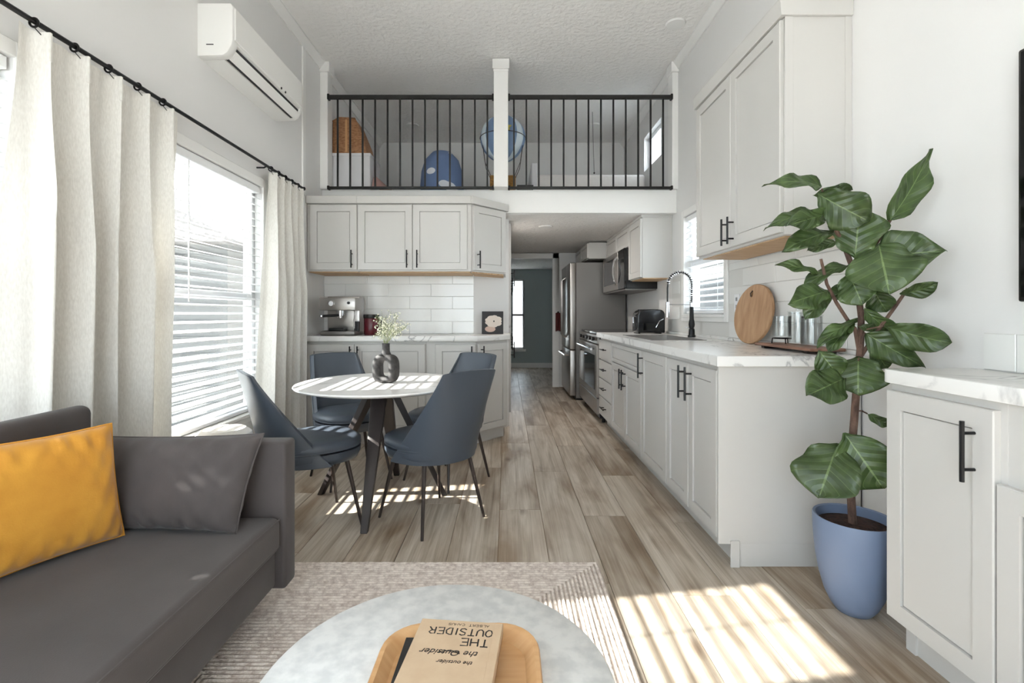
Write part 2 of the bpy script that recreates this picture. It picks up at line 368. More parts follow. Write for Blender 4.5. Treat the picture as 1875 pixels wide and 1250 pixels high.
# walls with openings: rectangles in (Y,Z)
def wall_yz(name, x0, x1, ya, yb, za, zb, holes, m, label):
    ys = sorted({ya, yb, *[h[0] for h in holes], *[h[1] for h in holes]}); mb = MB()
    for a, b in zip(ys[:-1], ys[1:]):
        hs = sorted([h for h in holes if h[0] <= a+1e-6 and h[1] >= b-1e-6], key=lambda h: h[2]); z = za
        for h in hs:
            if h[2] > z: mb.box(x0, x1, a, b, z, h[2])
            z = h[3]
        if z < zb: mb.box(x0, x1, a, b, z, zb)
    return struct(name, mb, m, label, 'wall', smooth=False)
WA, WB_ = (2.30, 3.43, .46, 2.0), (1.02, 1.70, .46, 2.0)
WD = (-1.08, .22, .46, 2.2)
WK, WL_ = (3.53, 4.33, 1.11, 1.97), (5.0, 5.62, 2.74, 3.12)
wall_left = wall_yz('wall_left', XL-.13, XL, YF, 10.4, 0, ZC, [WA, WB_, WD], WALL, 'white painted wall behind the long curtains')
wall_right = wall_yz('wall_right', XR, XR+.13, YF, 10.4, 0, ZC, [WK, WL_], WALL, 'white painted wall behind the kitchen worktop and the plant')
# rear wall (behind the lens) with a wide glazed opening
mb = MB(); G = (-1.45, .35, .06, 2.3)
mb.box(XL, G[0], YF-.13, YF, 0, ZC).box(G[1], XR, YF-.13, YF, 0, ZC).box(G[0], G[1], YF-.13, YF, G[3], ZC).box(G[0], G[1], YF-.13, YF, 0, G[2])
struct('wall_front', mb, WALL, 'white wall around the wide glazed doors facing the kitchen', 'wall', smooth=False)
wd = thing('window_4', 'wide glazed doors in the wall facing the kitchen', 'window', (0, YF, 0), kind='structure')
mb = MB(); mb.box(G[0], G[0]+.05, YF-.1, YF-.04, G[2], G[3]).box(G[1]-.05, G[1], YF-.1, YF-.04, G[2], G[3]).box(-.075, -.025, YF-.1, YF-.04, G[2], G[3])
mb.box(G[0], G[1], YF-.1, YF-.04, G[2], G[2]+.05).box(G[0], G[1], YF-.1, YF-.04, G[3]-.05, G[3]).box(G[0], G[1], YF-.1, YF-.04, 2.2, 2.25)
mb.build('window_frame', VINYL, wd, bevel=.004)
MB().box(G[0]+.04, G[1]-.04, YF-.075, YF-.07, G[2]+.04, G[3]-.04).build('pane', PANE, wd)
# back wall left of the hall and the diagonal return
mb = MB().box(XL, -.307, YB, YB+.1, 0, ZK); wall_back = struct('wall_back', mb, WALL, 'white wall behind the coffee counter under the loft', 'wall', smooth=False)
mb = MB().prism([(-.307, 4.6), (.02, 4.9), (.02, 5.0), (-.307, 4.7)], 0, ZK)
struct('wall_corner', mb, WALL, 'diagonal wall panel behind the small flower picture', 'wall', smooth=False)
# ceilings
struct('ceiling', MB().box(XL-.13, XR+.13, YF-.13, 10.4, ZC, ZC+.12), CEIL, 'off-white textured ceiling above the living room and loft', 'ceiling', smooth=False)
struct('ceiling_kitchen', MB().box(XL, XR, YB+.02, 10.4, ZK, ZK+.2), CEILK, 'textured low ceiling under the loft above the kitchen hall', 'ceiling', smooth=False)
# loft fascia and side posts of the opening
mb = MB().box(XL, XR, YB-.06, YB+.02, ZK-.01, 2.262); struct('trim_1', mb, TRIM, 'white fascia board along the loft edge under the railings', 'trim', bevel=.003)
mb = MB().box(XL, -1.64, YB-.1, YB+.02, 2.262, ZC-.09).box(XL, -1.62, YB-.12, YB+.02, ZC-.09, ZC)
struct('trim_2', mb, TRIM, 'white corner post of the loft opening beside the air conditioner', 'trim', bevel=.003)
mb = MB().box(1.515, XR, YB-.1, YB+.02, 2.262, ZC-.09).box(1.50, XR, YB-.12, YB+.02, ZC-.09, ZC)
struct('trim_3', mb, TRIM, 'white corner post of the loft opening above the kitchen window', 'trim', bevel=.003)
# centre post
lp = PX(904, 347, 4.5)
mb = MB().box(-.118, .012, 4.42, 4.56, 2.262, ZC-.10).box(-.130, .024, 4.405, 4.57, ZC-.10, ZC-.012).box(-.122, .016, 4.415, 4.56, ZC-.125, ZC-.10)
struct('trim_4', mb, TRIM, 'white square post with a cap standing between the two black loft railings', 'trim', bevel=.004)
# crown mouldings
for nm, xx, sg, lb in (('trim_5', XL, 1, 'white crown moulding along the wall above the air conditioner'), ('trim_6', XR, -1, 'white crown moulding along the wall above the kitchen cabinets')):
    mb = MB().prism_y([(xx, ZC), (xx+sg*.05, ZC), (xx+sg*.05, ZC-.012), (xx+sg*.022, ZC-.05), (xx+sg*.012, ZC-.07), (xx, ZC-.07)], YF, 6.6)
    struct(nm, mb, TRIM, lb, 'moulding', sharp=20)
struct('trim_7', MB().box(XL, XL+.012, 4.10, 4.15, 2.12, ZC-.07), TRIM, 'thin white batten strip on the wall beside the air conditioner', 'trim')
# loft back wall, loft floor edge
struct('wall_loft', MB().box(XL, XR, 6.6, 6.7, 2.26, ZC), WALL, 'white end wall of the loft behind the bed', 'wall', smooth=False)
# hall: cabinets mass, door wall, bedroom end wall
struct('wall_hall', MB().box(XL, -.56, 4.72, 7.5, 0, ZK), WALL, 'wall block hidden behind the hall pantry', 'wall', smooth=False)
mb = MB().box(.78, XR, 7.57, 7.67, 0, ZK).box(-.55, .78, 7.57, 7.67, 2.0, ZK).box(-.55, .03, 7.57, 7.67, 0, 2.0)
struct('wall_doorway', mb, WALL, 'white wall with the doorway at the end of the kitchen', 'wall', smooth=False)
mb = MB().box(.70, .80, 7.53, 7.57, 0, 2.05).box(-.0, .80, 7.53, 7.57, 1.97, 2.05).box(.74, .78, 7.57, 7.67, 0, 2.0)
struct('trim_8', mb, TRIM, 'white casing around the doorway at the end of the kitchen', 'trim', bevel=.004)
mb = MB().box(XL, .10, 10.3, 10.4, 0, ZK).box(.36, XR, 10.3, 10.4, 0, ZK).box(.10, .36, 10.3, 10.4, 0, .39).box(.10, .36, 10.3, 10.4, 1.85, ZK)
struct('wall_end', mb, HALLW, 'blue-grey end wall of the far bedroom with a narrow window', 'wall', smooth=False)
struct('wall_bedroom', MB().box(1.0, 1.04, 7.68, 10.3, 0, ZK), HALLW, 'blue-grey side wall of the far bedroom beyond the fridge', 'wall', smooth=False)
struct('baseboard_end', MB().box(XL, .99, 10.28, 10.3, 0, .1), TRIM, 'pale baseboard under the narrow bedroom window', 'baseboard')
struct('baseboard_right', MB().box(XR-.012, XR, 1.66, 2.16, 0, .09), TRIM, 'white baseboard behind the potted plant', 'baseboard')
struct('baseboard_left', MB().box(XL, XL+.012, YF, 4.14, 0, .09), TRIM, 'white baseboard below the curtained windows', 'baseboard')

# ------------------------------------------------------------------ windows and blinds
def window_unit(name, xw, sg, y0, y1, z0, z1, label, casing=True, meet=True):
    """xw inner wall plane, sg=+1 when the room lies on +X"""
    t = thing(name, label, 'window', (xw, (y0+y1)/2, z0), kind='structure')
    xo = xw - sg*.10
    def bx(mb, a, b, *r): return mb.box(min(a,b), max(a,b), *r)
    mb = MB(); fw = .045
    for r in ((y0, y0+fw, z0, z1), (y1-fw, y1, z0, z1), (y0, y1, z0, z0+fw), (y0, y1, z1-fw, z1)): bx(mb, xo, xo+sg*.05, *r)
    mb.build('window_frame', VINYL, t, bevel=.004)
    if meet:
        zm = (z0+z1)/2 + .0
        bx(MB(), xo+sg*.005, xo+sg*.045, y0+fw, y1-fw, zm-.025, zm+.025).build('meeting_rail', VINYL, t, bevel=.003)
        for a, b in ((z0+fw, zm-.025), (zm+.025, z1-fw)):
            bx(MB(), xo+sg*.02, xo+sg*.026, y0+fw, y1-fw, a, b).build('pane', PANE, t)
    else:
        bx(MB(), xo+sg*.02, xo+sg*.026, y0+fw, y1-fw, z0+fw, z1-fw).build('pane', PANE, t)
    if casing:
        mb = MB(); cw = .055; a, b = xw, xw+sg*.014
        for r in ((y0-cw, y0+.002, z0-cw, z1+cw), (y1-.002, y1+cw, z0-cw, z1+cw), (y0, y1, z1-.002, z1+cw), (y0, y1, z0-cw, z0+.002)): bx(mb, a, b, *r)
        mb.build('casing', TRIM, t, bevel=.003)
        bx(MB(), xw-sg*.06, xw+sg*.03, y0-.01, y1+.01, z0-.02, z0+.004).build('window_sill', TRIM, t, bevel=.004)
    return t
def blind(xw, sg, y0, y1, z0, z1, label, tilt=14, pitch=.05, wand=True, group=None):
    t = thing('window_blind', label, 'blind', (xw, (y0+y1)/2, z0), group=group)
    xc = xw - sg*.028
    y0 += .012; y1 -= .012
    MB().box(xc-.024, xc+.024, y0, y1, z1-.05, z1-.004).build('headrail', BLIND, t, bevel=.004)
    MB().box(xc-.02, xc+.02, y0, y1, z0+.008, z0+.03).build('bottom_rail', BLIND, t, bevel=.004)
    ct, st = math.cos(R(tilt)), math.sin(R(tilt)); hw = .024; mesh = None
    z = z0 + .055
    while z < z1 - .06:
        if mesh is None:
            d = Vector((ct*sg, 0, -st)); n = Vector((st*sg, 0, ct)); o0 = Vector((0, 0, 0)) - d*hw
            mb = MB(); L = y1-y0
            P = []
            for k in range(5):
                a = -1+k*.5; P.append(d*hw*a + n*(.004*(1-a*a)))
            vs = [p for p in P] + [p+n*.0028 for p in P]; m5 = 5
            vv = [Vector((p.x, -L/2, p.z)) for p in vs] + [Vector((p.x, L/2, p.z)) for p in vs]; fs = []
            for k in range(4):
                fs += [(k, k+1, 10+k+1, 10+k), (5+k, 15+k, 15+k+1, 5+k+1)]
            fs += [(0, 10, 15, 5), (4, 9, 19, 14)]
            mb.add(vv, fs); o = mb.build('slat', BLIND, t, local=True); mesh = o.data
        else:
            o = bpy.data.objects.new('slat', mesh); C.objects.link(o); o.parent = t
        o.location = (xc-xw, 0, z-z0); z += pitch
    for f in (.16, .84):
        yy = y0+(y1-y0)*f
        MB().tube([(xc+sg*.026, yy, z0+.02), (xc+sg*.026, yy, z1-.03)], .0012, 5).build('ladder_cord', BLIND, t)
    if wand:
        yy = y0 + .32
        MB().tube([(xc+sg*.034, yy, z1-.06), (xc+sg*.036, yy, z1-.82)], .004, 6).build('tilt_wand', BLIND, t)
    return t
window_unit('window_1', XL, 1, *WA, 'white framed window beside the dining table')
window_unit('window_2', XL, 1, *WB_, 'white framed window beside the sofa')
window_unit('window_3', XR, -1, *WK, 'white framed kitchen window above the sink')
window_unit('window_5', XR, -1, *WL_, 'small window in the side wall of the loft', casing=False, meet=False)
window_unit('window_7', XL, 1, *WD, 'bare white framed window beside the near end of the sofa')
blind(XL, 1, *WA, 'white slatted blind in the window beside the dining table')
blind(XL, 1, *WB_, 'white slatted blind in the window beside the sofa')
blind(XR, -1, *WK, 'white slatted blind in the kitchen window behind the spring faucet', wand=False, tilt=-10)
we = thing('window_6', 'tall narrow window in the blue-grey bedroom wall', 'window', (.23, 10.3, .39), kind='structure')
mb = MB().box(.10, .13, 10.3, 10.36, .39, 1.85).box(.33, .36, 10.3, 10.36, .39, 1.85).box(.10, .36, 10.3, 10.36, .39, .43).box(.10, .36, 10.3, 10.36, 1.81, 1.85).box(.10, .36, 10.3, 10.36, 1.08, 1.13)
mb.build('window_frame', VINYL, we, bevel=.003)
MB().box(.12, .34, 10.34, 10.345, .42, 1.82).build('pane', PANE, we)
MB().box(.06, .40, 10.27, 10.3, .34, .39).build('window_sill', TRIM, we)

# ================================================================== CURTAINS
def curtain(label, yt0, yt1, yb0, yb1, pleats, ztop, zbot, xr, group):
    t = thing('curtain', label, 'curtain', (xr, (yt0+yt1)/2, zbot), group=group)
    nu, nv = pleats*20, 46; ph = [random.uniform(-.5, .5) for _ in range(pleats+2)]
    def fn(u, v):                                  # v 0 top .. 1 bottom
        z = ztop + (zbot-ztop)*v
        yy = (yt0+(yt1-yt0)*u)*(1-v) + (yb0+(yb1-yb0)*u)*v
        k = u*pleats; i = min(int(k), pleats-1); f = k-i
        pinch = math.exp(-((f-.5)/.05)**2)        # pinch pleat in the middle of each span
        soft = .5+.5*math.cos(2*math.pi*(f-.5))
        b = min(1, max(0, (v-.02)/.42)); b = b*b*(3-2*b)
        top = .036*pinch-.006 + .005*math.cos(4*math.pi*f)
        low = .108*(soft**(1.3+.5*ph[i]) - .42) + .012*math.sin(5*v+ph[i]*9+3*f) + .01*math.sin(6*math.pi*f+ph[i]*7)
        dx = top*(1-b)+low*b
        dy = .022*math.sin(2*math.pi*f+ph[i]*2)*b
        return Vector((xr - .002 + max(-.056, min(.066, dx)), yy+dy, z))
    mb = MB().grid(fn, nu, nv); o = mb.build('curtain_panel', CURT, t, smooth=True, sharp=80, recalc=False)
    # top hem stitching band and pinch tucks
    for i in range(pleats):
        f = (i+.5)/pleats; yy = yt0+(yt1-yt0)*f
        MB().box(xr-.008, xr+.034, yy-.006, yy+.006, ztop-.10, ztop+.004).build('pleat_tuck', CURT, t, bevel=.003)
        ry = yy-.03
        ring = [(xr+.0, ry, zr) for zr in ()]
        c = Vector((xr, ry, ztop+.022)); pts = [c+Vector((math.cos(a)*.0155, 0, math.sin(a)*.0155)) for a in [2*math.pi*q/14 for q in range(14)]]
        MB().tube(pts, .0042, 6, closed=True).build('curtain_ring', BLACK, t)
        MB().tube([(xr, ry, ztop+.006), (xr+.006, yy-.006, ztop-.012)], .0018, 5).build('hook', BLACK, t)
    return t
ZROD = 2.13
curtain('wide oatmeal pleated curtain hanging behind the sofa', 1.66, 2.46, 1.60, 2.40, 5, ZROD-.026, .03, -1.645, 'curtains on the black rod')
curtain('narrow oatmeal pleated curtain gathered beside the coffee counter', 3.40, 3.95, 3.28, 3.92, 5, ZROD-.026, .03, -1.645, 'curtains on the black rod')
cr_ = thing('curtain_rod', 'long thin black curtain rod above the slatted windows', 'curtain rod', (-1.645, 2.2, ZROD))
MB().tube([(-1.645, .2, ZROD), (-1.645, 3.97, ZROD)], .0095, 10).build('rod', BLACK, cr_)
MB().lathe([(0, -.016), (.012, -.012), (.016, 0), (.012, .012), (0, .016)], (-1.645, 3.98, ZROD), 12).build('finial', BLACK, cr_)
for yy in (1.40, 3.36):
    MB().tube([(XL, yy, ZROD-.015), (-1.66, yy, ZROD-.015), (-1.645, yy, ZROD-.006)], .006, 8).build('bracket', BLACK, cr_)

# ================================================================== AIR CONDITIONER
ac = thing('air_conditioner', 'white wall-mounted split air conditioner above the curtain rod', 'air conditioner', (XL, 3.18, 2.54))
xa = XL; prof = [(xa, 2.54), (xa+.14, 2.545), (xa+.165, 2.56), (xa+.188, 2.60), (xa+.195, 2.63), (xa+.195, 2.81), (xa+.185, 2.83), (xa, 2.83)]
notch = [(xa, 2.54), (xa+.122, 2.5435), (xa+.122, 2.575), (xa+.146, 2.575), (xa+.146, 2.5465), (xa+.165, 2.56), (xa+.183, 2.592), (xa+.166, 2.599), (xa+.168, 2.613), (xa+.193, 2.622), (xa+.195, 2.63), (xa+.195, 2.81), (xa+.185, 2.83), (xa, 2.83)]
MB().prism_y(prof, 2.715, 2.770).build('end_cap', AC, ac, bevel=.003, seg=2); MB().prism_y(prof, 3.605, 3.64).build('end_cap', AC, ac, bevel=.003, seg=2)
MB().prism_y(notch, 2.7695, 3.6055).build('body', AC, ac)
MB().box(xa+.190, xa+.2005, 2.735, 3.625, 2.635, 2.815).build('front_panel', AC, ac, bevel=.003)
MB().box(xa+.1225, xa+.1455, 2.772, 3.603, 2.551, 2.5745).build('outlet_slot_shade', AIRSLOT, ac); MB().box(xa+.1675, xa+.180, 2.772, 3.603, 2.600, 2.613).build('upper_slot_shade', AIRSLOT, ac)  # dark filler colours in the shade inside the open slots
MB().prism_y([(xa+.149, 2.5475), (xa+.166, 2.559), (xa+.183, 2.590), (xa+.180, 2.592), (xa+.162, 2.562), (xa+.147, 2.551)], 2.78, 3.595).build('louvre', AC, ac)
for yy in (3.30, 3.36): MB().lathe([(0, 0), (.006, 0), (.006, .012), (0, .012)], (0, 0, 0), 8).add([], []).build('indicator_light', AIRSLOT, ac, local=True).location = (.196, yy-3.18, .084)
MB().box(xa+.05, xa+.09, 2.7135, 2.717, 2.60, 2.605).build('side_mark', AIRSLOT, ac)

# ================================================================== CABINETRY
def shaker(mb, o, u, v, n, w, h, t=.02, fr=.058, rec=.007):
    """Shaker door: corner o, width along u, height along v, thickness along n (front)."""
    o = Vector(o); c = .003
    def ring(i, d): return [o+u*i+v*i+n*d, o+u*(w-i)+v*i+n*d, o+u*(w-i)+v*(h-i)+n*d, o+u*i+v*(h-i)+n*d]
    rs = [ring(0, 0), ring(0, t-c), ring(c, t), ring(fr, t), ring(fr+.0005, t-rec-.009), ring(fr+.0045, t-rec-.009), ring(fr+.005, t-rec)]
    vs = [p for r in rs for p in r]; fs = [(3, 2, 1, 0)]
    for i in range(6):
        for k in range(4): fs.append((i*4+k, i*4+(k+1) % 4, (i+1)*4+(k+1) % 4, (i+1)*4+k))
    fs.append((24, 25, 26, 27)); mb.add(vs, fs); return mb
def bar_pull(a, d, n, length=.15, parent=None, off=.034, r=.0058):
    a = Vector(a); b = a+d*length
    mb = MB().tube([a+n*off, b+n*off], r, 8)
    for f in (.2, .8): mb.tube([a+d*length*f, a+d*length*f+n*off], r*.8, 8)
    return mb.build('handle', BLACK, parent)
def door(parent, o, u, n, w, h, m=None, hpos=None, hlen=.15, fr=.058, label=None, hdir=None):
    o = Vector(o); d = shaker(MB(), o, u, Z_, n, w, h, fr=fr).build('door', m or CAB, parent, sharp=12)
    if hpos: bar_pull(o+u*hpos[0]+Z_*hpos[1]+n*.02, hdir or Z_, n, hlen, d)
    return d
# ---- right hand base run
XFB = .955                       # carcass front plane (door faces at .935)
NX = Vector((-1, 0, 0))
def carcass(t, y0, y1, z0=.10, z1=.885, m=CAB):
    MB().box(XFB, XR-.009, y0+.0008, y1-.0008, z0, z1).build('body', m, t, bevel=.0015)
    MB().box(XFB+.065, XR-.009, y0+.0008, y1-.0008, 0, z0).build('toe_kick', m, t)
t = thing('base_cabinet', 'grey two-door base cabinet at the open end of the kitchen worktop', 'cabinet', (XFB, 2.52, 0))
carcass(t, 2.199, 2.885)
MB().box(XFB-.022, XR-.009, 2.165, 2.1845, .10, .885).box(XFB+.045, XR-.009, 2.165, 2.1845, 0, .10).build('end_panel', CAB, t, bevel=.002)
MB().box(XFB+.028, XFB+.068, 2.156, 2.1645, 0, .116).build('corner_trim', CABW, t, bevel=.002)
door(t, (XFB, 2.535, .115), -Y_, NX, .34, .745, hpos=(.045, .56), hlen=.17, m=CAB)
door(t, (XFB, 2.88, .115), -Y_, NX, .34, .745, hpos=(.34-.045, .56), hlen=.17)
t = thing('base_cabinet', 'grey base cabinet with one tall door next to the sink cabinet', 'cabinet', (XFB, 3.15, 0))
carcass(t, 2.885, 3.425); door(t, (XFB, 3.42, .115), -Y_, NX, .53, .745, hpos=(.04, .56), hlen=.17)
t = thing('sink_cabinet', 'grey sink base cabinet with a false drawer front and two doors', 'cabinet', (XFB, 3.9, 0))
a, b = 3.4258, 4.3992
mb = MB().box(XFB, XFB+.018, a, b, .10, .885).box(XFB+.018, XR-.009, a, a+.018, .10, .885).box(XFB+.018, XR-.009, b-.018, b, .10, .885).box(XFB+.018, XR-.009, a+.018, b-.018, .10, .118).box(XR-.02, XR-.009, a+.018, b-.018, .118, .885)
mb.build('body', CAB, t, smooth=False, weld=False); MB().box(XFB+.065, XR-.009, a, b, 0, .0995).build('toe_kick', CAB, t)
shaker(MB(), (XFB, 4.395, .70), -Y_, Z_, NX, .965, .16, fr=.03).build('drawer_front', CAB, t, sharp=12)
door(t, (XFB, 4.395, .115), -Y_, NX, .478, .575, hpos=(.478-.035, .40), hlen=.16)
door(t, (XFB, 3.908, .115), -Y_, NX, .478, .575, hpos=(.035, .40), hlen=.16)
t = thing('drawer_cabinet', 'grey cabinet of four drawers beside the oven', 'cabinet', (XFB, 4.7, 0))
carcass(t, 4.40, 5.0)
for a, b in ((.67, .86), (.485, .66), (.305, .475), (.115, .295)):
    d = MB().box(XFB-.02, XFB, 4.41, 4.99, a, b).build('drawer', CAB, t, bevel=.003); bar_pull((XFB-.02, 4.60, (a+b)/2+.01), Y_, NX, .17, d)
# worktop with sink cutout
wt = thing('worktop', 'long white marbled worktop over the grey kitchen cabinets', 'worktop', (1.24, 3.5, .886))
SK = (1.03, 1.40, 3.48, 4.30)
mb = MB().box(.915, SK[0], 2.135, 5.0, .8855, .93).box(SK[1], XR-.002, 2.135, 5.0, .8855, .93).box(SK[0], SK[1], 2.135, SK[2], .8855, .93).box(SK[0], SK[1], SK[3], 5.0, .8855, .93)
mb.build('slab', MARB, wt, smooth=False)
MB().box(.912, .9155, 2.132, 5.0, .8855, .9285).box(.912, XR-.002, 2.1315, 2.1355, .8855, .9285).build('edge_band', MARB, wt, bevel=.001)
MB().box(1.55, XR-.001, 2.17, 5.0, .9302, .95).build('back_upstand', MARB, wt, bevel=.003)
sk = thing('sink', 'steel kitchen sink set into the marbled worktop', 'sink', (1.215, 3.89, .75))
mb = MB(); a, b, c, d = SK
mb.box(a, b, c, d, .745, .75).box(a, a+.004, c, d, .75, .93).box(b-.004, b, c, d, .75, .93).box(a, b, c, c+.004, .75, .93).box(a, b, d-.004, d, .75, .93); mb.build('basin', STEEL, sk)
mb = MB().box(a-.012, a+.002, c-.012, d+.012, .9301, .933).box(b-.002, b+.012, c-.012, d+.012, .9301, .933).box(a, b, c-.012, c+.002, .9301, .933).box(a, b, d-.002, d+.012, .9301, .933); mb.build('rim', STEELD, sk)
# faucet
fx, fy = 1.478, 3.93
fa = thing('faucet', 'black and chrome spring faucet arching over the sink', 'faucet', (fx, fy, .931))
MB().lathe([(.030, .931), (.030, .945), (.024, .95), (.022, .995), (.016, 1.002), (.017, 1.01)], (fx, fy, 0), 16).build('base', BLACK, fa)
MB().lathe([(.020, 1.01), (.024, 1.03), (.022, 1.055), (.017, 1.075), (.0155, 1.17), (.014, 1.175)], (fx, fy, 0), 16).build('body', BLACK, fa)
MB().tube([(fx, fy, 1.005), (fx-.055, fy-.005, 1.008)], .0045, 8).build('lever', CHROME, fa)
MB().lathe([(.0145, 1.17), (.0145, 1.205), (.010, 1.21)], (fx, fy, 0), 14).build('collar', CHROME, fa)
arc = []; r0 = .095
for i in range(8): arc.append(Vector((fx, fy, 1.205+.145*i/8)))
for i in range(17):
    a = math.pi*i/16; arc.append(Vector((fx-r0+r0*math.cos(a), fy, 1.35+r0*1.05*math.sin(a))))
arc2 = arc + [Vector((fx-2*r0-.003, fy, 1.35-.14*i/5)) for i in range(1, 6)]
MB().tube(arc2, .0065, 8).build('hose', BLACK, fa)
coil = []; n = len(arc); turns = 26
for q in range(turns*8):
    s = q/(turns*8)*(n-1); i = min(int(s), n-2); p = arc[i].lerp(arc[i+1], s-i); tg = (arc[i+1]-arc[i]).normalized(); sd = Vector((0, 1, 0)); nn = tg.cross(sd)
    a = 2*math.pi*q/8; coil.append(p+(sd*math.cos(a)+nn*math.sin(a))*.0135)
MB().tube(coil, .0028, 5).build('spring', CHROME, fa)
sx_ = fx-2*r0-.003
MB().lathe([(.008, 1.215), (.014, 1.21), (.015, 1.15), (.017, 1.12), (.016, 1.09), (.010, 1.088)], (sx_, fy, 0), 14).build('spray_head', CHROME, fa)
MB().tube([(fx, fy, 1.19), (sx_+.012, fy, 1.192)], .0045, 8).tube([(sx_+.012, fy, 1.192), (sx_, fy+.016, 1.192), (sx_-.012, fy, 1.192), (sx_, fy-.016, 1.192), (sx_+.012, fy, 1.192)], .004, 6).build('holder_arm', CHROME, fa)

# ---- right hand upper cabinets near the plant
XU = 1.268
t = thing('wall_cabinet', 'tall grey two-door wall cabinet hanging above the cutting board', 'cabinet', (XR, 2.745, 1.475))
MB().box(XU, XR-.001, 2.253, 3.245, 1.475, 2.475).build('body', CAB, t, bevel=.0015)
MB().box(XU-.004, XR-.001, 2.238, 2.2455, 1.475, 2.475).box(XU-.004, XU+.035, 2.234, 2.238, 1.475, 2.475).box(XR-.03, XR-.001, 2.234, 2.238, 1.475, 2.475).build('end_panel', CAB, t, bevel=.001)
MB().box(XU+.02, XR-.02, 2.275, 3.225, 1.470, 1.4755).build('underside', WOODU, t)
mb = MB().prism_y([(XU-.026, 2.466), (XR-.001, 2.466), (XR-.001, 2.545), (XU-.034, 2.545), (XU-.034, 2.53), (XU-.030, 2.52)], 2.222, 3.262); mb.build('crown', CAB, t, bevel=.002)
door(t, (XU, 2.742, 1.487), -Y_, NX, .493, .97, hpos=(.035, .012+.0), hlen=.15)
door(t, (XU, 3.240, 1.487), -Y_, NX, .493, .97, hpos=(.493-.035, .012), hlen=.15)

# ---- far kitchen: uppers, microwave, range, fridge
XU2 = 1.285
t = thing('wall_cabinet', 'grey wall cabinet beside the microwave under the loft', 'cabinet', (XR, 4.9, 1.455))
MB().box(XU2, XR-.001, 4.66, 5.118, 1.46, 2.035).build('body', CAB, t, bevel=.0015)
MB().box(XU2+.015, XR-.015, 4.675, 5.10, 1.452, 1.4605).build('underside', WOODU, t)
MB().box(XU2-.012, XR-.001, 4.65, 5.118, 2.03, 2.058).build('crown', CAB, t, bevel=.002)
door(t, (XU2, 5.112, 1.468), -Y_, NX, .445, .555, m=CAB)
t = thing('wall_cabinet', 'short grey wall cabinet above the microwave', 'cabinet', (XR, 5.7, 1.80))
MB().box(XU2, XR-.001, 5.119, 6.25, 1.815, 2.035).build('body', CAB, t, bevel=.0015)
MB().box(XU2-.012, XR-.001, 5.119, 6.25, 2.03, 2.058).build('crown', CAB, t, bevel=.002)
door(t, (XU2, 5.68, 1.822), -Y_, NX, .55, .20, fr=.04); door(t, (XU2, 6.245, 1.822), -Y_, NX, .55, .20, fr=.04)
t = thing('wall_cabinet', 'grey wall cabinet bridging above the fridge', 'cabinet', (XR, 6.8, 1.84))
MB().box(1.05, XR-.001, 6.30, 7.4, 1.83, 2.035).build('body', CAB, t, bevel=.0015)
door(t, (1.05, 6.84, 1.84), -Y_, NX, .53, .185, fr=.04); door(t, (1.05, 7.39, 1.84), -Y_, NX, .53, .185, fr=.04)
mw = thing('microwave', 'steel over-range microwave with a curved handle', 'microwave', (XR, 5.7, 1.375))
MB().box(1.245, XR-.001, 5.122, 6.245, 1.38, 1.812).build('body', PLASTB, mw, bevel=.003)
MB().box(1.222, 1.246, 5.42, 6.24, 1.385, 1.808).build('door', STEEL, mw, bevel=.004)
MB().box(1.2195, 1.223, 5.60, 6.17, 1.46, 1.75).build('door_window', DGLASS, mw)
MB().box(1.222, 1.246, 5.127, 5.415, 1.385, 1.808).build('control_panel', DGLASS, mw, bevel=.004)
MB().box(1.235, XR-.01, 5.13, 6.23, 1.366, 1.3805).build('vent_underside', STEELD, mw)
MB().tube([(1.222, 5.47, 1.44), (1.195, 5.47, 1.48), (1.180, 5.47, 1.56), (1.180, 5.47, 1.63), (1.195, 5.47, 1.71), (1.222, 5.47, 1.75)], .011, 8).build('handle', CHROME, mw)
rg = thing('range_oven', 'steel oven range with black glass door beside the fridge', 'oven', (XFB, 5.6, 0))
y0, y1 = 5.02, 6.22
MB().box(.95, XR-.02, y0, y1, .05, .905).build('body', PLASTB, rg, bevel=.003)
MB().box(.945, XR-.005, y0-.005, y1, .905, .928).build('cooktop', DGLASS, rg, bevel=.004)
MB().box(.925, .951, y0+.005, y1-.005, .81, .90).build('control_panel', STEEL, rg, bevel=.004)
dd = MB().box(.915, .951, y0+.008, y1-.008, .26, .80).build('oven_door', STEEL, rg, bevel=.004)
MB().box(.911, .916, y0+.10, y1-.14, .33, .69).build('door_glass', DGLASS, dd)
mb = MB().tube([(.872, y0+.06, .755), (.872, y1-.06, .755)], .011, 8)
for yy in (y0+.1, y1-.1): mb.tube([(.915, yy, .755), (.872, yy, .755)], .008, 8)
mb.build('door_handle', CHROME, dd)
MB().box(.918, .951, y0+.008, y1-.008, .09, .25).build('storage_drawer', STEEL, rg, bevel=.004)
for i in range(5): MB().lathe([(.018, 0), (.021, .01), (.018, .028), (0, .028)], (0, 0, 0), 14).build('knob', PLASTB, rg, local=True)
for i, o in enumerate([c for c in rg.children if c.name.startswith('knob')]):
    o.rotation_euler = (0, -math.pi/2, 0); o.location = (.925-XFB, y0+.18+.21*i-5.6, .855)
for yy in (y0+.06, y1-.06): MB().lathe([(.018, 0), (.018, .05)], (1.0, yy, 0), 10).build('foot', PLASTB, rg)
fg = thing('fridge', 'tall stainless french-door fridge at the end of the kitchen', 'fridge', (1.2, 6.85, 0))
MB().box(.895, XR-.03, 6.36, 7.30, .03, 1.79).build('body', STEELD, fg, bevel=.006)
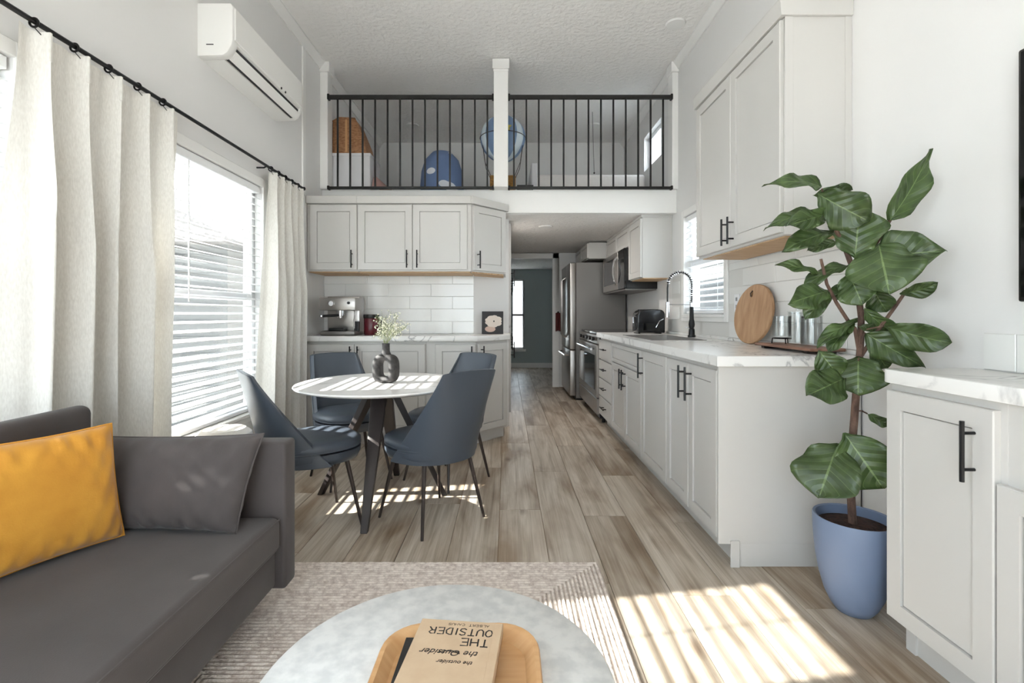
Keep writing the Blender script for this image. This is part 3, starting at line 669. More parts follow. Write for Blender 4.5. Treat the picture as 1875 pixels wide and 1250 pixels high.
for a, b in ((6.362, 6.828), (6.832, 7.298)):
    d = MB().box(.815, .893, a, b, .66, 1.785).build('door', STEEL, fg, bevel=.012, seg=3)
    hy = b-.05 if a < 6.5 else a+.05
    MB().tube([(.815, hy, .80), (.765, hy, .84), (.765, hy, 1.58), (.815, hy, 1.62)], .012, 8).build('handle', CHROME, d)
d = MB().box(.815, .893, 6.362, 7.298, .06, .65).build('freezer_drawer', STEEL, fg, bevel=.012, seg=3)
MB().tube([(.815, 6.45, .58), (.765, 6.48, .58), (.765, 7.18, .58), (.815, 7.21, .58)], .012, 8).build('handle', CHROME, d)
MB().box(.90, XR-.05, 6.40, 7.26, 0, .03).build('plinth', PLASTB, fg)
# towel on the doorway, barn door track
tw = thing('hanging_towel', 'dark red towel hanging on the doorway casing beyond the fridge', 'towel', (.78, 7.50, 1.05))
MB().grid(lambda u, v: Vector((.745+.075*u, 7.515+.010*math.sin(9*u+2*v), 1.15-.28*v-.03*abs(u-.5))), 10, 8).build('cloth', TOWEL, tw, recalc=False)
MB().lathe([(.012, 0), (.012, .02)], (.785, 7.515, 1.14), 8).build('peg', BLACK, tw)
td = thing('barn_door_track', 'black sliding door track on the far bedroom wall', 'track', (.9, 8.2, 1.85))
MB().box(.93, .945, 7.75, 9.2, 1.86, 1.90).build('rail', BLACK, td); MB().box(.90, .93, 7.78, 7.83, 1.78, 1.93).build('hanger', BLACK, td); MB().box(.944, 1.0, 7.9, 7.95, 1.87, 1.89).build('bracket', BLACK, td)

# ---- coffee counter on the back wall
YU, YBF = 4.20, 4.17        # carcass front planes
D45u = Vector((.293, .32, 0)).normalized(); N45u = Vector((D45u.y, -D45u.x, 0))
grp = None
def upper_box(label, x0, x1, doors):
    t = thing('wall_cabinet', label, 'cabinet', ((x0+x1)/2, YB, 1.475))
    MB().box(x0, x1, YU, YB-.001, 1.48, 2.055).build('body', CAB, t, bevel=.0015)
    MB().box(x0+.01, x1-.01, YU+.02, YB-.01, 1.472, 1.4805).build('underside', WOODU, t)
    MB().prism([(x0, YU-.035), (x1, YU-.035), (x1, YB-.062), (x0, YB-.062)], 2.055, 2.118).build('crown', CAB, t, bevel=.002)
    for a, w_, hp in doors: door(t, (a, YU, 1.492), X_, -Y_, w_, .555, hpos=hp, hlen=.15)
    return t
t = upper_box('grey single-door wall cabinet above the espresso machine', -1.705, -1.272, [(-1.675, .398, (.36, .015))])
t = upper_box('grey two-door wall cabinet above the white tile backsplash', -1.2715, -.305, [(-1.268, .462, (.422, .015)), (-.800, .462, (.04, .015))])
t = thing('wall_cabinet', 'grey angled corner wall cabinet above the flower picture', 'cabinet', (-.15, 4.55, 1.475))
A, B_ = Vector((-.304, YU, 0)), Vector((-.011, 4.52, 0))
MB().prism([(A.x, A.y), (B_.x, B_.y), (B_.x, 4.868), (-.304, 4.597)], 1.48, 2.055).build('body', CAB, t, bevel=.0015)
MB().prism([(A.x, A.y+.03), (B_.x-.02, B_.y), (B_.x-.02, 4.84), (-.304, 4.59)], 1.470, 1.4805).build('underside', WOODU, t)
n = N45u*.035
MB().prism([(A.x, A.y-.035), (A.x+.02, A.y-.03), (B_.x+n.x, B_.y+n.y), (B_.x+n.x, 4.53), (A.x, 4.53)], 2.055, 2.118).build('crown', CAB, t, bevel=.002)
dw = (B_-A).length
door(t, A+D45u*.015+Z_*1.492, D45u, N45u, dw-.03, .555, hpos=(.04, .015), hlen=.15)
def base_box(label, x0, x1, doors):
    t = thing('base_cabinet', label, 'cabinet', ((x0+x1)/2, YBF, 0))
    MB().box(x0, x1, YBF, YB-.001, .10, .8845).build('body', CAB, t, bevel=.0015)
    MB().box(x0, x1, YBF+.06, YB-.001, 0, .10).build('toe_kick', CAB, t)
    for a, w_, hp in doors: door(t, (a, YBF, .115), X_, -Y_, w_, .745, hpos=hp, hlen=.16)
    return t
base_box('grey two-door base cabinet under the espresso machine', -1.705, -.685, [(-1.69, .40, (.372, .57)), (-1.285, .595, (.03, .57))])
base_box('grey single-door base cabinet behind the dining table', -.684, -.262, [(-.604, .338, (.31, .57))])
t = thing('base_cabinet', 'grey angled corner base cabinet under the flower picture', 'cabinet', (-.12, 4.4, 0))
A, B_ = Vector((-.2615, YBF, 0)), Vector((.0, 4.46, 0)); Db = (B_-A).normalized(); Nb = Vector((Db.y, -Db.x, 0))
MB().prism([(A.x, A.y), (B_.x, B_.y), (B_.x, 4.87), (-.2615, 4.63)], .10, .8845).build('body', CAB, t, bevel=.0015)
MB().prism([(A.x, A.y+.07), (B_.x-.03, B_.y+.05), (B_.x-.03, 4.84), (-.2615, 4.62)], 0, .10).build('toe_kick', CAB, t)
door(t, A+Db*.012+Z_*.115, Db, Nb, (B_-A).length-.024, .745, hpos=(.03, .57), hlen=.16)
ct = thing('worktop', 'white marbled worktop of the coffee counter with an angled corner', 'worktop', (-.9, 4.3, .886))
MB().prism([(XL+.001, 4.128), (-.248, 4.128), (.028, 4.435), (.028, 4.893), (-.309, 4.597), (XL+.001, 4.597)], .8855, .93).build('slab', MARB, ct, bevel=.003)
# hall pantry cabinets seen edge-on
t = thing('pantry_cabinet', 'tall grey pantry cabinets lining the hall past the coffee counter', 'cabinet', (-.26, 6.0, 0))
MB().box(-.55, .022, 5.005, 7.5, .0, 2.055).build('body', CAB, t, bevel=.0015)
for i, y in enumerate((5.02, 5.62, 6.22, 6.82)):
    door(t, (.022, y, 1.0), Y_, X_, .585, 1.04, hpos=(.04, .40), hlen=.17) if i % 2 == 0 else door(t, (.022, y, 1.0), Y_, X_, .585, 1.04, hpos=(.54, .40), hlen=.17)
    door(t, (.022, y, .115), Y_, X_, .585, .865, hpos=(.04 if i % 2 == 0 else .54, .55), hlen=.17)

# ---- tiles (children of the walls they cover)
def tiles(parent, pt, u, n, length, z0, z1, tw, th, skip=None, beds=None):
    """pt start point at z=0 on wall plane, along u; n outward."""
    off = Vector(parent.location); cache = {}; g = .0028
    for (ga, gb, gz0, gz1) in (beds or [(0, length, z0, z1)]): MB().obox(Vector(pt)+u*ga+Z_*gz0, u, Z_, n, gb-ga, gz1-gz0, .0015).build('grout_bed', GROUT, parent, smooth=False)
    z = z0; row = 0
    while z < z1-.012:
        hh = min(th, z1-z); s = -(tw/2 if row % 2 else 0)
        while s < length-.004:
            a, b = max(s, 0), min(s+tw, length)
            if b-a > .012 and not (skip and skip(a, b, z, z+hh)):
                k = (round(b-a, 3), round(hh, 3))
                if k not in cache:
                    o = MB().obox(Vector((0,0,0))+u*g/2+Z_*g/2, u, Z_, n, b-a-g, hh-g, .006).build('tile', TILE, parent, local=True, bevel=.0018); cache[k] = o.data
                else:
                    o = bpy.data.objects.new('tile', cache[k]); C.objects.link(o); o.parent = parent
                o.location = Vector(pt)+u*a+Z_*z-off; o.rotation_euler = (random.uniform(-.004, .004), random.uniform(-.004, .004), random.uniform(-.004, .004))
            s += tw
        z += th; row += 1
tiles(wall_back, (XL+.002, YB, 0), X_, -Y_, 1.40, .931, 1.471, .40, .1165)
tiles(wall_right, (XR, 4.66, 0), -Y_, NX, 2.49, .951, 1.47, .40, .1165, skip=lambda a, b, z, z2: (4.66-b) < WK[1]+.05 and (4.66-a) > WK[0]-.05 and z2 > WK[2]-.06, beds=[(0, 4.66-WK[1]-.05, .951, 1.47), (4.66-WK[0]+.05, 2.49, .951, 1.47), (4.66-WK[1]-.05, 4.66-WK[0]+.05, .951, 1.06)])

# ================================================================== LOFT RAILINGS
YR = 4.50
def railing(label, xa, xb, bal):
    t = thing('loft_railing', label, 'railing', ((xa+xb)/2, YR, 2.262), group='black railings on the loft edge')
    zt, zb = PX(0, 178, YR).z, PX(0, 344, YR).z
    MB().box(xa, xb, YR-.014, YR+.014, zt-.018, zt+.018).build('top_rail', RAILB, t, bevel=.003)
    MB().box(xa, xb, YR-.012, YR+.012, zb-.012, zb+.012).build('bottom_rail', RAILB, t, bevel=.003)
    for xx in (xa, xb):
        for zz, h in ((zt, .026), (zb, .018)):
            s = 1 if xx == xa else -1
            MB().box(min(xx, xx+s*.02), max(xx, xx+s*.02), YR-.022, YR+.022, zz-h, zz+h).build('rail_bracket', RAILB, t, bevel=.004)
    me = None
    for b in bal:
        if me is None: o = MB().box(-.0075, .0075, -.0075, .0075, 0, zt-zb-.02).build('baluster', RAILB, t, local=True, bevel=.001); me = o.data
        else: o = bpy.data.objects.new('baluster', me); C.objects.link(o); o.parent = t
        o.location = ((b-VX)*YR/F-(xa+xb)/2, 0, zb+.008-2.262)
railing('black metal loft railing above the grey wall cabinets', -1.64, -.116, [618.4+22.83*i for i in range(13)])
railing('black metal loft railing above the kitchen hall opening', .010, 1.516, [941+22.75*i for i in range(13)])
# loft things
ZF = 2.262
bx_ = thing('storage_box', 'plain white storage box in the loft under the wicker basket', 'box', (-1.49, 4.83, ZF))
MB().box(-1.665, -1.30, 4.67, 5.02, ZF, 2.63).build('body', BOXW, bx_, bevel=.006); MB().box(-1.672, -1.293, 4.663, 5.027, 2.615, 2.645).build('lid', BOXW, bx_, bevel=.004)
wb = thing('wicker_basket', 'brown wicker basket standing on the white loft box', 'basket', (-1.5, 4.83, 2.646))
mb = MB().prism_y([(-1.668, 2.646), (-1.335, 2.646), (-1.36, 2.76), (-1.45, 2.985), (-1.60, 2.99), (-1.665, 2.95)], 4.69, 4.99); mb.build('body', WICK, wb, bevel=.012, seg=2)
MB().box(-1.54, -1.52, 4.682, 4.69, 2.66, 2.97).build('strap', mat('basket_strap', (196, 150, 104), .7), wb)
MB().tube([(-1.66, 4.685, 2.95), (-1.60, 4.682, 2.985), (-1.45, 4.682, 2.98), (-1.36, 4.685, 2.77)], .008, 6).build('rim', WICK, wb)
pk = thing('floor_cushion', 'dusty pink cushion slumped beside the white loft box', 'cushion', (-1.2, 4.85, ZF))
MB().grid(lambda u, v: Vector((-1.29+.26*u, 4.70+.30*v, ZF+.002+(.20*(1-u)**1.2+.01)*(math.sin(math.pi*min(1, max(0, v*.96+.02)))**.4))), 10, 10).build('cover', PINK, pk, recalc=False)
MB().tube([(-1.285, 4.70, ZF+.03), (-1.16, 4.695, ZF+.02), (-1.03, 4.70, ZF+.006)], .006, 6).build('piping', LEGD, pk)
bb = thing('bean_bag', 'blue cloud-print bean bag in the loft behind the railing', 'bean bag', (-.66, 4.98, ZF))
def bagf(u, v):
    a = 2*math.pi*u; p = v
    rr = [.02, .10, .17, .205, .215, .225, .22]; zz = [.50, .485, .41, .30, .18, .06, 0.0]
    k = p*6; i = min(int(k), 5); f = k-i; r = rr[i]+(rr[i+1]-rr[i])*f; z = zz[i]+(zz[i+1]-zz[i])*f
    r *= 1+.04*math.sin(3*a)
    return Vector((-.66+r*math.cos(a), 4.98+.85*r*math.sin(a), ZF+z))
MB().grid(bagf, 32, 18).build('body', CLOUD, bb, recalc=True)
MB().lathe([(0, 0), (.11, .0), (.12, .03), (.08, .08), (0, .095)], (-.42, 4.93, ZF), 20).build('foot_pad', CLOUD, bb)
# balloon
bl = thing('hot_air_balloon', 'striped blue and white hot-air balloon decoration with a wicker gondola in the loft', 'decoration', (-.04, 4.86, ZF))
bc = Vector((-.04, 4.86, 2.855)); br = .215
SB, SWt = mat('balloon_blue', (128, 152, 186), .7), mat('balloon_pale', (214, 226, 234), .7)
for g in range(12):
    def gore(u, v, g=g):
        a = 2*math.pi*(g+u)/12 - .35; ph = math.pi*(.015+.93*v); rr = br*math.sin(ph)
        bul = 1+.05*math.sin(math.pi*u)
        zz = math.cos(ph); 
        if zz < 0: zz *= 1.12; rr *= (1-.12*(v-.5))
        return bc+Vector((rr*bul*math.cos(a), rr*bul*math.sin(a), br*zz))
    MB().grid(gore, 4, 14).build('gore', SB if g % 2 == 0 else SWt, bl, recalc=False)
st = []
for k in range(10):
    a = math.pi/2+math.pi*k/5; rr = .042 if k % 2 == 0 else .02
    st.append((rr*math.cos(a), rr*math.sin(a)))
for sxx in (.045,):
    yo = bc.y-br*1.03
    mb = MB().prism_y([(bc.x+sxx+p[0], bc.z+.03+p[1]) for p in st], yo-.0, yo+.012); mb.build('star', mat('star_yellow', (222, 206, 92), .7), bl)
gz = PX(0, 325, 4.86).z
MB().box(bc.x-.125, bc.x+.125, 4.77, 4.95, ZF, gz).build('gondola', WICKY, bl, bevel=.01, seg=2)
for sx in (-1, 1):
    for sy in (-1, 1): MB().tube([(bc.x+sx*.115, 4.86+sy*.08, gz-.01), (bc.x+sx*.17, 4.86+sy*.10, gz+.12), (bc.x+sx*.205, 4.86+sy*.03, 2.84)], .0035, 5).build('rope', LEGD, bl)
MB().tube([bc+Vector((math.cos(a)*br*1.05, math.sin(a)*br*1.05, -.005)) for a in [2*math.pi*i/28 for i in range(28)]], .004, 5, closed=True).build('net_ring', LEGD, bl)
stl = thing('loft_stool', 'low black metal stool in the loft beside the balloon gondola', 'stool', (.17, 4.9, ZF))
MB().box(.10, .26, 4.80, 5.0, ZF+.10, ZF+.115).build('seat', BLACK, stl)
for xx in (.105, .245):
    for yy in (4.805, 4.985): MB().box(xx, xx+.012, yy, yy+.012, ZF, ZF+.10).build('leg', BLACK, stl)
bd = thing('loft_bed', 'low white bed along the end wall of the loft', 'bed', (.9, 5.95, ZF))
MB().box(.28, 1.54, 5.42, 6.55, ZF, ZF+.20).build('bed_base', BOXW, bd, bevel=.01)
MB().box(.29, 1.53, 5.43, 6.54, ZF+.20, ZF+.40).build('mattress', LINEN, bd, bevel=.03, seg=3)
MB().box(.27, .33, 5.40, 6.56, ZF, ZF+.52).build('headboard', BOXW, bd, bevel=.008)
pc = thing('pull_cord', 'thin dark pull cord with a bead hanging above the loft bed', 'cord', (1.0, 5.6, ZC))
xx = PX(1088, 0, 5.6).x
MB().tube([(xx-.02, 5.6, ZC-.0), (xx-.01, 5.6, 3.0), (xx, 5.6, PX(0, 315, 5.6).z)], .003, 5).build('cord', LEGD, pc)
MB().lathe([(0, -.014), (.012, 0), (0, .014)], (xx, 5.6, PX(0, 315, 5.6).z-.01), 10).build('bead', LEGD, pc)
# recessed lights
def downlight(x, y, z, label, power=0):
    t = thing('recessed_light', label, 'light', (x, y, z))
    MB().lathe([(.050, z-.014), (.072, z-.012), (.08, z-.001), (.046, z-.001)], (x, y, 0), 24).build('trim_ring', TRIM, t)
    MB().lathe([(.0, z-.004), (.047, z-.004), (.047, z-.001), (0, z-.001)], (x, y, 0), 20).build('lens', LAMP if power else LENS, t)
    if power:
        la = bpy.data.lights.new('lamp_glow', 'AREA'); la.shape = 'DISK'; la.size = .085; la.energy = power; la.color = (1.0, .95, .89)
        lo = bpy.data.objects.new('lamp_glow', la); C.objects.link(lo); lo.parent = t; lo.location = (0, 0, -.016)
p = PX(1237, 43, 3.9); downlight(p.x, 3.9, ZC, 'round recessed ceiling light near the crown moulding above the kitchen')
downlight(.42, 5.28, ZK, 'round recessed light in the low kitchen ceiling', 9)
downlight(-1.15, 5.99, ZC, 'round recessed light in the loft ceiling above the bean bag')
downlight(1.06, 5.99, ZC, 'round recessed light in the loft ceiling above the bed')

# ================================================================== COUNTER THINGS
# espresso machine
ex, ey, ez = -1.455, 4.32, .931
em = thing('espresso_machine', 'brushed steel espresso machine with gauge on the coffee counter', 'coffee machine', (ex, ey, ez))
MB().box(ex-.145, ex+.15, ey-.11, ey+.15, ez, ez+.04).build('drip_tray', STEELD, em, bevel=.012, seg=2)
MB().box(ex-.13, ex+.155, ey+.02, ey+.15, ez+.03, ez+.34).build('body', STEEL, em, bevel=.008, seg=2)
MB().box(ex-.15, ex+.16, ey-.12, ey+.15, ez+.215, ez+.325).build('head', STEEL, em, bevel=.008, seg=2)
def ydisc(name, x, z, r, y0, y1, m, p): 
    n = 20; return MB().prism_y([(x+r*math.cos(2*math.pi*k/n), z+r*math.sin(2*math.pi*k/n)) for k in range(n)], y0, y1).build(name, m, p, bevel=.0015)
g = ydisc('gauge', ex-.045, ez+.275, .028, ey-.128, ey-.118, CHROME, em); ydisc('gauge_face', ex-.045, ez+.275, .022, ey-.130, ey-.127, OUTL, g)
ydisc('dial', ex+.105, ez+.28, .012, ey-.136, ey-.118, PLASTB, em)
MB().lathe([(.030, ez+.165), (.034, ez+.17), (.034, ez+.215)], (ex+.01, ey-.05, 0), 20).build('group_head', CHROME, em)
mb = MB().tube([(ex+.01, ey-.06, ez+.175), (ex-.02, ey-.12, ez+.172), (ex-.10, ey-.17, ez+.168)], .012, 10); mb.build('portafilter_handle', PLASTB, em)
MB().lathe([(.012, ez+.145), (.026, ez+.15), (.030, ez+.178), (.03, ez+.182)], (ex+.01, ey-.055, 0), 16).build('portafilter', CHROME, em)
MB().lathe([(0, -.014), (.013, -.006), (.013, .006), (0, .014)], (ex-.11, ey-.172, ez+.168), 12).build('handle_end', CHROME, em)
MB().box(ex-.075, ex+.055, ey-.10, ey-.01, ez+.04, ez+.064).build('drip_grille', PLASTB, em, bevel=.003)
MB().tube([(ex+.13, ey-.04, ez+.215), (ex+.13, ey-.055, ez+.12), (ex+.132, ey-.06, ez+.06)], .006, 8).build('steam_wand', CHROME, em)
MB().box(ex+.118, ex+.158, ey-.02, ey+.02, ez+.03, ez+.12).build('water_gauge', PLASTB, em, bevel=.003)
# maroon canister
cn = thing('canister', 'dark red canister with a black lid beside the espresso machine', 'jar', (-1.20, 4.36, ez))
MB().lathe([(.062, ez), (.066, ez+.006), (.066, ez+.145), (.064, ez+.148)], (-1.20, 4.36, 0), 28).build('body', MAROON, cn)
MB().lathe([(.068, ez+.148), (.070, ez+.152), (.070, ez+.178), (.066, ez+.182)], (-1.20, 4.36, 0), 28).build('lid', PLASTB, cn)
MB().tube([(-1.136, 4.35, ez+.135), (-1.112, 4.35, ez+.125), (-1.112, 4.35, ez+.055), (-1.136, 4.35, ez+.045)], .007, 8).build('handle', PLASTB, cn)
# flower picture
fp = thing('picture', 'small dark picture of a pale flower propped on the corner counter', 'picture', (-.135, 4.58, ez))
cp = Vector((-.135, 4.585, ez)); rot = Matrix.Rotation(R(-8), 3, 'X')
def P3(x, y, z): return cp + rot @ Vector((x, y, z))
def fbox(mb, x0, x1, y0, y1, z0, z1):
    b = MB().box(x0, x1, y0, y1, z0, z1); return mb.add([P3(*p) for p in b.v], b.f)
fbox(MB(), -.098, .102, -.006, .010, 0, .212).build('panel', BURN, fp, bevel=.002)
pet = MB()
for k in range(9):
    a = 2*math.pi*k/9; q = []
    for j in range(12):
        b = 2*math.pi*j/12; q.append((.012+.042*math.cos(a)+.034*math.cos(b)*abs(math.cos(a))+.026*math.cos(b)*abs(math.sin(a)), .118+.036*math.sin(a)+.022*math.sin(b)))
    n = len(q); pet.add([P3(x, -.0065-.0004*k, z) for x, z in q]+[P3(x, -.008-.0004*k, z) for x, z in q], [list(range(n)), list(range(n, 2*n))[::-1]]+[(i, (i+1) % n, n+(i+1) % n, n+i) for i in range(n)])
pet.build('flower_print', PETAL, fp)
mb = MB(); n = 14; q = [(.0+.05*math.cos(2*math.pi*j/n)-.02, .045+.028*math.sin(2*math.pi*j/n)) for j in range(n)]
mb.add([P3(x, -.0065, z) for x, z in q]+[P3(x, -.009, z) for x, z in q], [list(range(n)), list(range(n, 2*n))[::-1]]+[(i, (i+1) % n, n+(i+1) % n, n+i) for i in range(n)]); mb.build('blush_print', mat('picture_blush', (206, 176, 160), .6), fp)
# black toaster by the range
tq = thing('toaster', 'glossy black rounded toaster on the worktop beside the range', 'toaster', (1.36, 4.72, ez))
n = 10; prof = [(-.13, 0), (.13, 0)] + [(.13-.05+.05*math.cos(a), .17+.05*math.sin(a)) for a in [math.pi/2*k/6 for k in range(7)]] + [(-.13+.07-.07*math.sin(a), .15+.07*math.cos(a)) for a in [math.pi/2*k/6 for k in range(7)]]
MB().prism_y([(1.36+x, ez+.008+z) for x, z in prof], 4.62, 4.82).build('body', mat('toaster_gloss', (30, 31, 34), .12), tq, bevel=.012, seg=3)
MB().box(1.28, 1.44, 4.612, 4.621, ez+.03, ez+.10).build('front_plate', DGLASS, tq, bevel=.002)
for yy in (4.68, 4.75): MB().box(1.27, 1.44, yy, yy+.022, ez+.222, ez+.2305).build('slot', PLASTB, tq)
MB().tube([(1.235, 4.70, ez+.16), (1.21, 4.70, ez+.155), (1.21, 4.70, ez+.10)], .006, 8).build('lever', CHROME, tq)
MB().tube([(1.40, 4.612, ez+.06), (1.43, 4.606, ez+.12), (1.47, 4.612, ez+.14)], .004, 6).build('trim_line', CHROME, tq)
for xx in (1.26, 1.46): MB().box(xx-.02, xx, 4.64, 4.80, ez, ez+.010).build('foot', PLASTB, tq)
# round cutting board leaning on the wall
cb = thing('cutting_board', 'round oak cutting board leaning against the kitchen wall', 'cutting board', (1.49, 2.99, ez))
bcn = Vector((1.497, 2.985, ez+.183)); tdir = Vector((-.11, .99, 0)).normalized(); vdir = Vector((.16, .02, .985)).normalized(); ndir = tdir.cross(vdir).normalized()
if ndir.x > 0: ndir = -ndir
n = 44; mb = MB(); th = .02
holec = (.03, .125)
ring = [(.185*math.cos(2*math.pi*k/n), .183*math.sin(2*math.pi*k/n)) for k in range(n)]
hole = [(holec[0]+.010*math.cos(2*math.pi*k/n), holec[1]+.020*math.sin(2*math.pi*k/n)) for k in range(n)]
def Q(p, d): return bcn+tdir*p[0]+vdir*p[1]+ndir*d
vs = [Q(p, th/2) for p in ring]+[Q(p, th/2) for p in hole]+[Q(p, -th/2) for p in ring]+[Q(p, -th/2) for p in hole]
fs = []
for k in range(n):
    j = (k+1) % n; fs += [(k, j, n+j, n+k), (2*n+k, 3*n+k, 3*n+j, 2*n+j), (k, 2*n+k, 2*n+j, j), (n+k, n+j, 3*n+j, 3*n+k)]
MB().add(vs, fs).build('board', BOARD, cb, bevel=.003)
MB().tube([Q((holec[0], holec[1]-.018), .014), Q((holec[0]+.006, holec[1]), .016), Q((holec[0]+.002, holec[1]+.03), .0)], .003, 6).build('cord_loop', LEGD, cb)
# tray with jars
tr = thing('serving_board', 'long narrow brown wooden board under the glass jars', 'board', (1.45, 2.50, ez))
MB().box(1.37, 1.535, 2.22, 2.72, ez+.012, ez+.026).build('plank', mat('walnut_board', (152, 112, 92), .5, noise=((120, 84, 68), 6, 4, (6, 1, 1), .3, .7)), tr, bevel=.004)
for yy in (2.28, 2.66): MB().box(1.385, 1.52, yy-.015, yy+.015, ez, ez+.0125).build('foot', LEGD, tr)
def jar(x, y, z, r, h, label, stand=False, lid=True):
    t = thing('glass_jar', label, 'jar', (x, y, z))
    zz = z
    if stand:
        mb = MB().tube([(x+r*.95*math.cos(a), y+r*.95*math.sin(a), z+.028) for a in [2*math.pi*k/20 for k in range(20)]], .003, 5, closed=True)
        for k in range(3):
            a = 2*math.pi*k/3+.4; mb.tube([(x+r*.95*math.cos(a), y+r*.95*math.sin(a), z+.028), (x+r*1.02*math.cos(a), y+r*1.02*math.sin(a), z)], .003, 5)
        mb.build('wire_stand', BLACK, t); zz = z+.03
    MB().lathe([(0, zz+.002), (r*.96, zz+.002), (r, zz+.008), (r, zz+h), (r-.003, zz+h), (r-.003, zz+.012), (0, zz+.01)], (x, y, 0), 28).build('glass', JAR, t)
    if lid:
        MB().lathe([(0, zz+h-.008), (r-.004, zz+h-.008), (r-.004, zz+h), (r+.002, zz+h), (r+.002, zz+h+.006), (.012, zz+h+.010), (.012, zz+h+.025), (0, zz+h+.028)], (x, y, 0), 24).build('lid', JAR, t)
    return t
jar(1.46, 2.61, ez+.0265, .046, .115, 'short open glass jar on a small wire stand beside the cutting board', True, False)
jar(1.475, 2.49, ez+.0265, .046, .165, 'tall lidded glass jar on the brown wooden board')
jar(1.47, 2.37, ez+.0265, .046, .145, 'medium lidded glass jar at the end of the brown wooden board')
ol = thing('wall_outlet', 'white outlet plate on the tile beside the cutting board', 'outlet', (XR-.008, 3.33, 1.20))
MB().box(XR-.014, XR-.006, 3.295, 3.365, 1.13, 1.25).build('plate', OUTL, ol, bevel=.003)
for zz in (1.165, 1.215): MB().box(XR-.0155, XR-.0135, 3.318, 3.342, zz-.012, zz+.012).build('socket', mat('socket_grey', (150, 150, 152), .5), ol)

# ================================================================== NEAR CABINET ON THE RIGHT, TV
XN = 1.288
t = thing('media_cabinet', 'pale grey low cabinet with one tall door beside the potted fig', 'cabinet', (XN, 1.45, 0))
MB().box(XN, XR-.013, 1.262, 1.645, .10, .885).build('body', CABW, t, bevel=.0015)
MB().box(XN+.05, XR-.013, 1.262, 1.635, 0, .10).build('toe_kick', CABW, t)
MB().box(XN+.042, XN+.056, 1.60, 1.637, 0, .10).build('toe_trim', CABW, t)
door(t, (XN, 1.643, .112), -Y_, NX, .362, .748, m=CABW, hpos=(.362-.052, .545), hlen=.165)
t = thing('media_cabinet', 'pale grey low cabinet with an open niche above its door', 'cabinet', (XN, .9, 0))
for nm, bb_ in (('top_rail', (XN, XN+.018, .60, 1.2615, .866, .885)), ('stile', (XN, XN+.018, 1.20, 1.2615, .742, .866)), ('stile', (XN, XN+.018, .60, .66, .742, .866)), ('face_panel', (XN, XN+.018, .60, 1.2615, .10, .742)),
                ('side', (XN+.018, XR-.013, .60, .618, .10, .885)), ('side', (XN+.018, XR-.013, 1.2435, 1.2615, .10, .885)), ('niche_floor', (XN+.018, XR-.03, .618, 1.2435, .724, .742)), ('back', (XR-.03, XR-.013, .618, 1.2435, .10, .885))):
    MB().box(*bb_).build(nm, CAB, t)
MB().box(XN+.05, XR-.013, .60, 1.2615, 0, .10).build('toe_kick', CABW, t)
door(t, (XN, 1.275, .112), -Y_, NX, .62, .56, m=CABW)
mt = thing('worktop', 'white marbled worktop on the pale media cabinets', 'worktop', (1.4, 1.1, .886))
pts = [(XR-.001, .55), (1.255, .55)] + [(1.255+.04-.04*math.cos(a), 1.62+.04*math.sin(a)) for a in [math.pi/2*k/6 for k in range(7)]] + [(XR-.001, 1.66)]
MB().prism(pts, .8855, .93).build('slab', MARB, mt, bevel=.004, seg=2)
tiles(wall_right, (XR, 1.615, 0), -Y_, NX, 1.05, .931, 1.05, .105, .119)
tv = thing('television', 'black flat television mounted on the white wall over the media cabinet', 'television', (XR, .9, 1.15))
MB().box(XR-.05, XR-.02, .25, 1.463, 1.148, 1.895).build('housing', TVM, tv, bevel=.006, seg=2)
MB().box(XR-.0525, XR-.0495, .262, 1.451, 1.162, 1.885).build('screen', DGLASS, tv)
MB().box(XR-.02, XR, .7, 1.05, 1.35, 1.65).build('wall_mount', BLACK, tv)

# ================================================================== SOFA
so = thing('sofa', 'charcoal velvet sofa with slab arms standing under the curtained window', 'sofa', (-1.2, .7, 0))
YA0, YA1 = -.42, 1.865
MB().box(-1.52, -.835, YA0+.08, 1.78, .13, .27).build('base', SOFA, so, bevel=.012, seg=2)
MB().box(-1.575, -.80, 1.778, YA1, .115, .648).build('armrest', SOFA, so, bevel=.014, seg=3)
MB().box(-1.575, -.80, YA0, YA0+.085, .115, .648).build('armrest', SOFA, so, bevel=.014, seg=3)
MB().box(-1.575, -1.515, YA0+.08, 1.78, .13, .70).build('back_frame', SOFA, so, bevel=.014, seg=3)
def softbox(x0, x1, y0, y1, z0, z1, r, puff, nx=16, ny=40):
    mb = MB()
    def top(u, v):
        a = 2*u-1; b = 2*v-1; k = (1-a**6)*(1-b**10)
        return Vector((x0+(x1-x0)*u, y0+(y1-y0)*v, z1-puff*(1-k)+.0))
    mb.box(x0, x1, y0, y1, z0, z1); return mb
cz0, cz1 = .262, .385
MB().box(-1.515, -.812, YA0+.088, 1.775, cz0, cz1).build('seat_cushion', SOFA, so, bevel=.026, seg=4)
sc = [c for c in so.children if c.name.startswith('seat_cushion')][0]
pip = [(-.818, YA0+.10, cz1-.012), (-.818, 1.765, cz1-.012)]
MB().tube(pip, .0035, 6).build('piping', SOFA, sc)
MB().tube([(-.816, YA0+.10, cz0+.018), (-.816, 1.765, cz0+.018)], .0035, 6).build('piping', SOFA, sc)
for a, b in ((YA0+.10, .66), (.67, 1.735)):
    MB().box(-1.52, -1.452, a, b, cz1-.01, .795).build('back_cushion', SOFA, so, bevel=.03, seg=5)
for xx in (-1.48, -.885):
    for yy in (YA0+.45, 1.27): MB().lathe([(.014, .0125), (.02, .13)], (xx, yy, 0), 12).build('leg', LEGD, so)

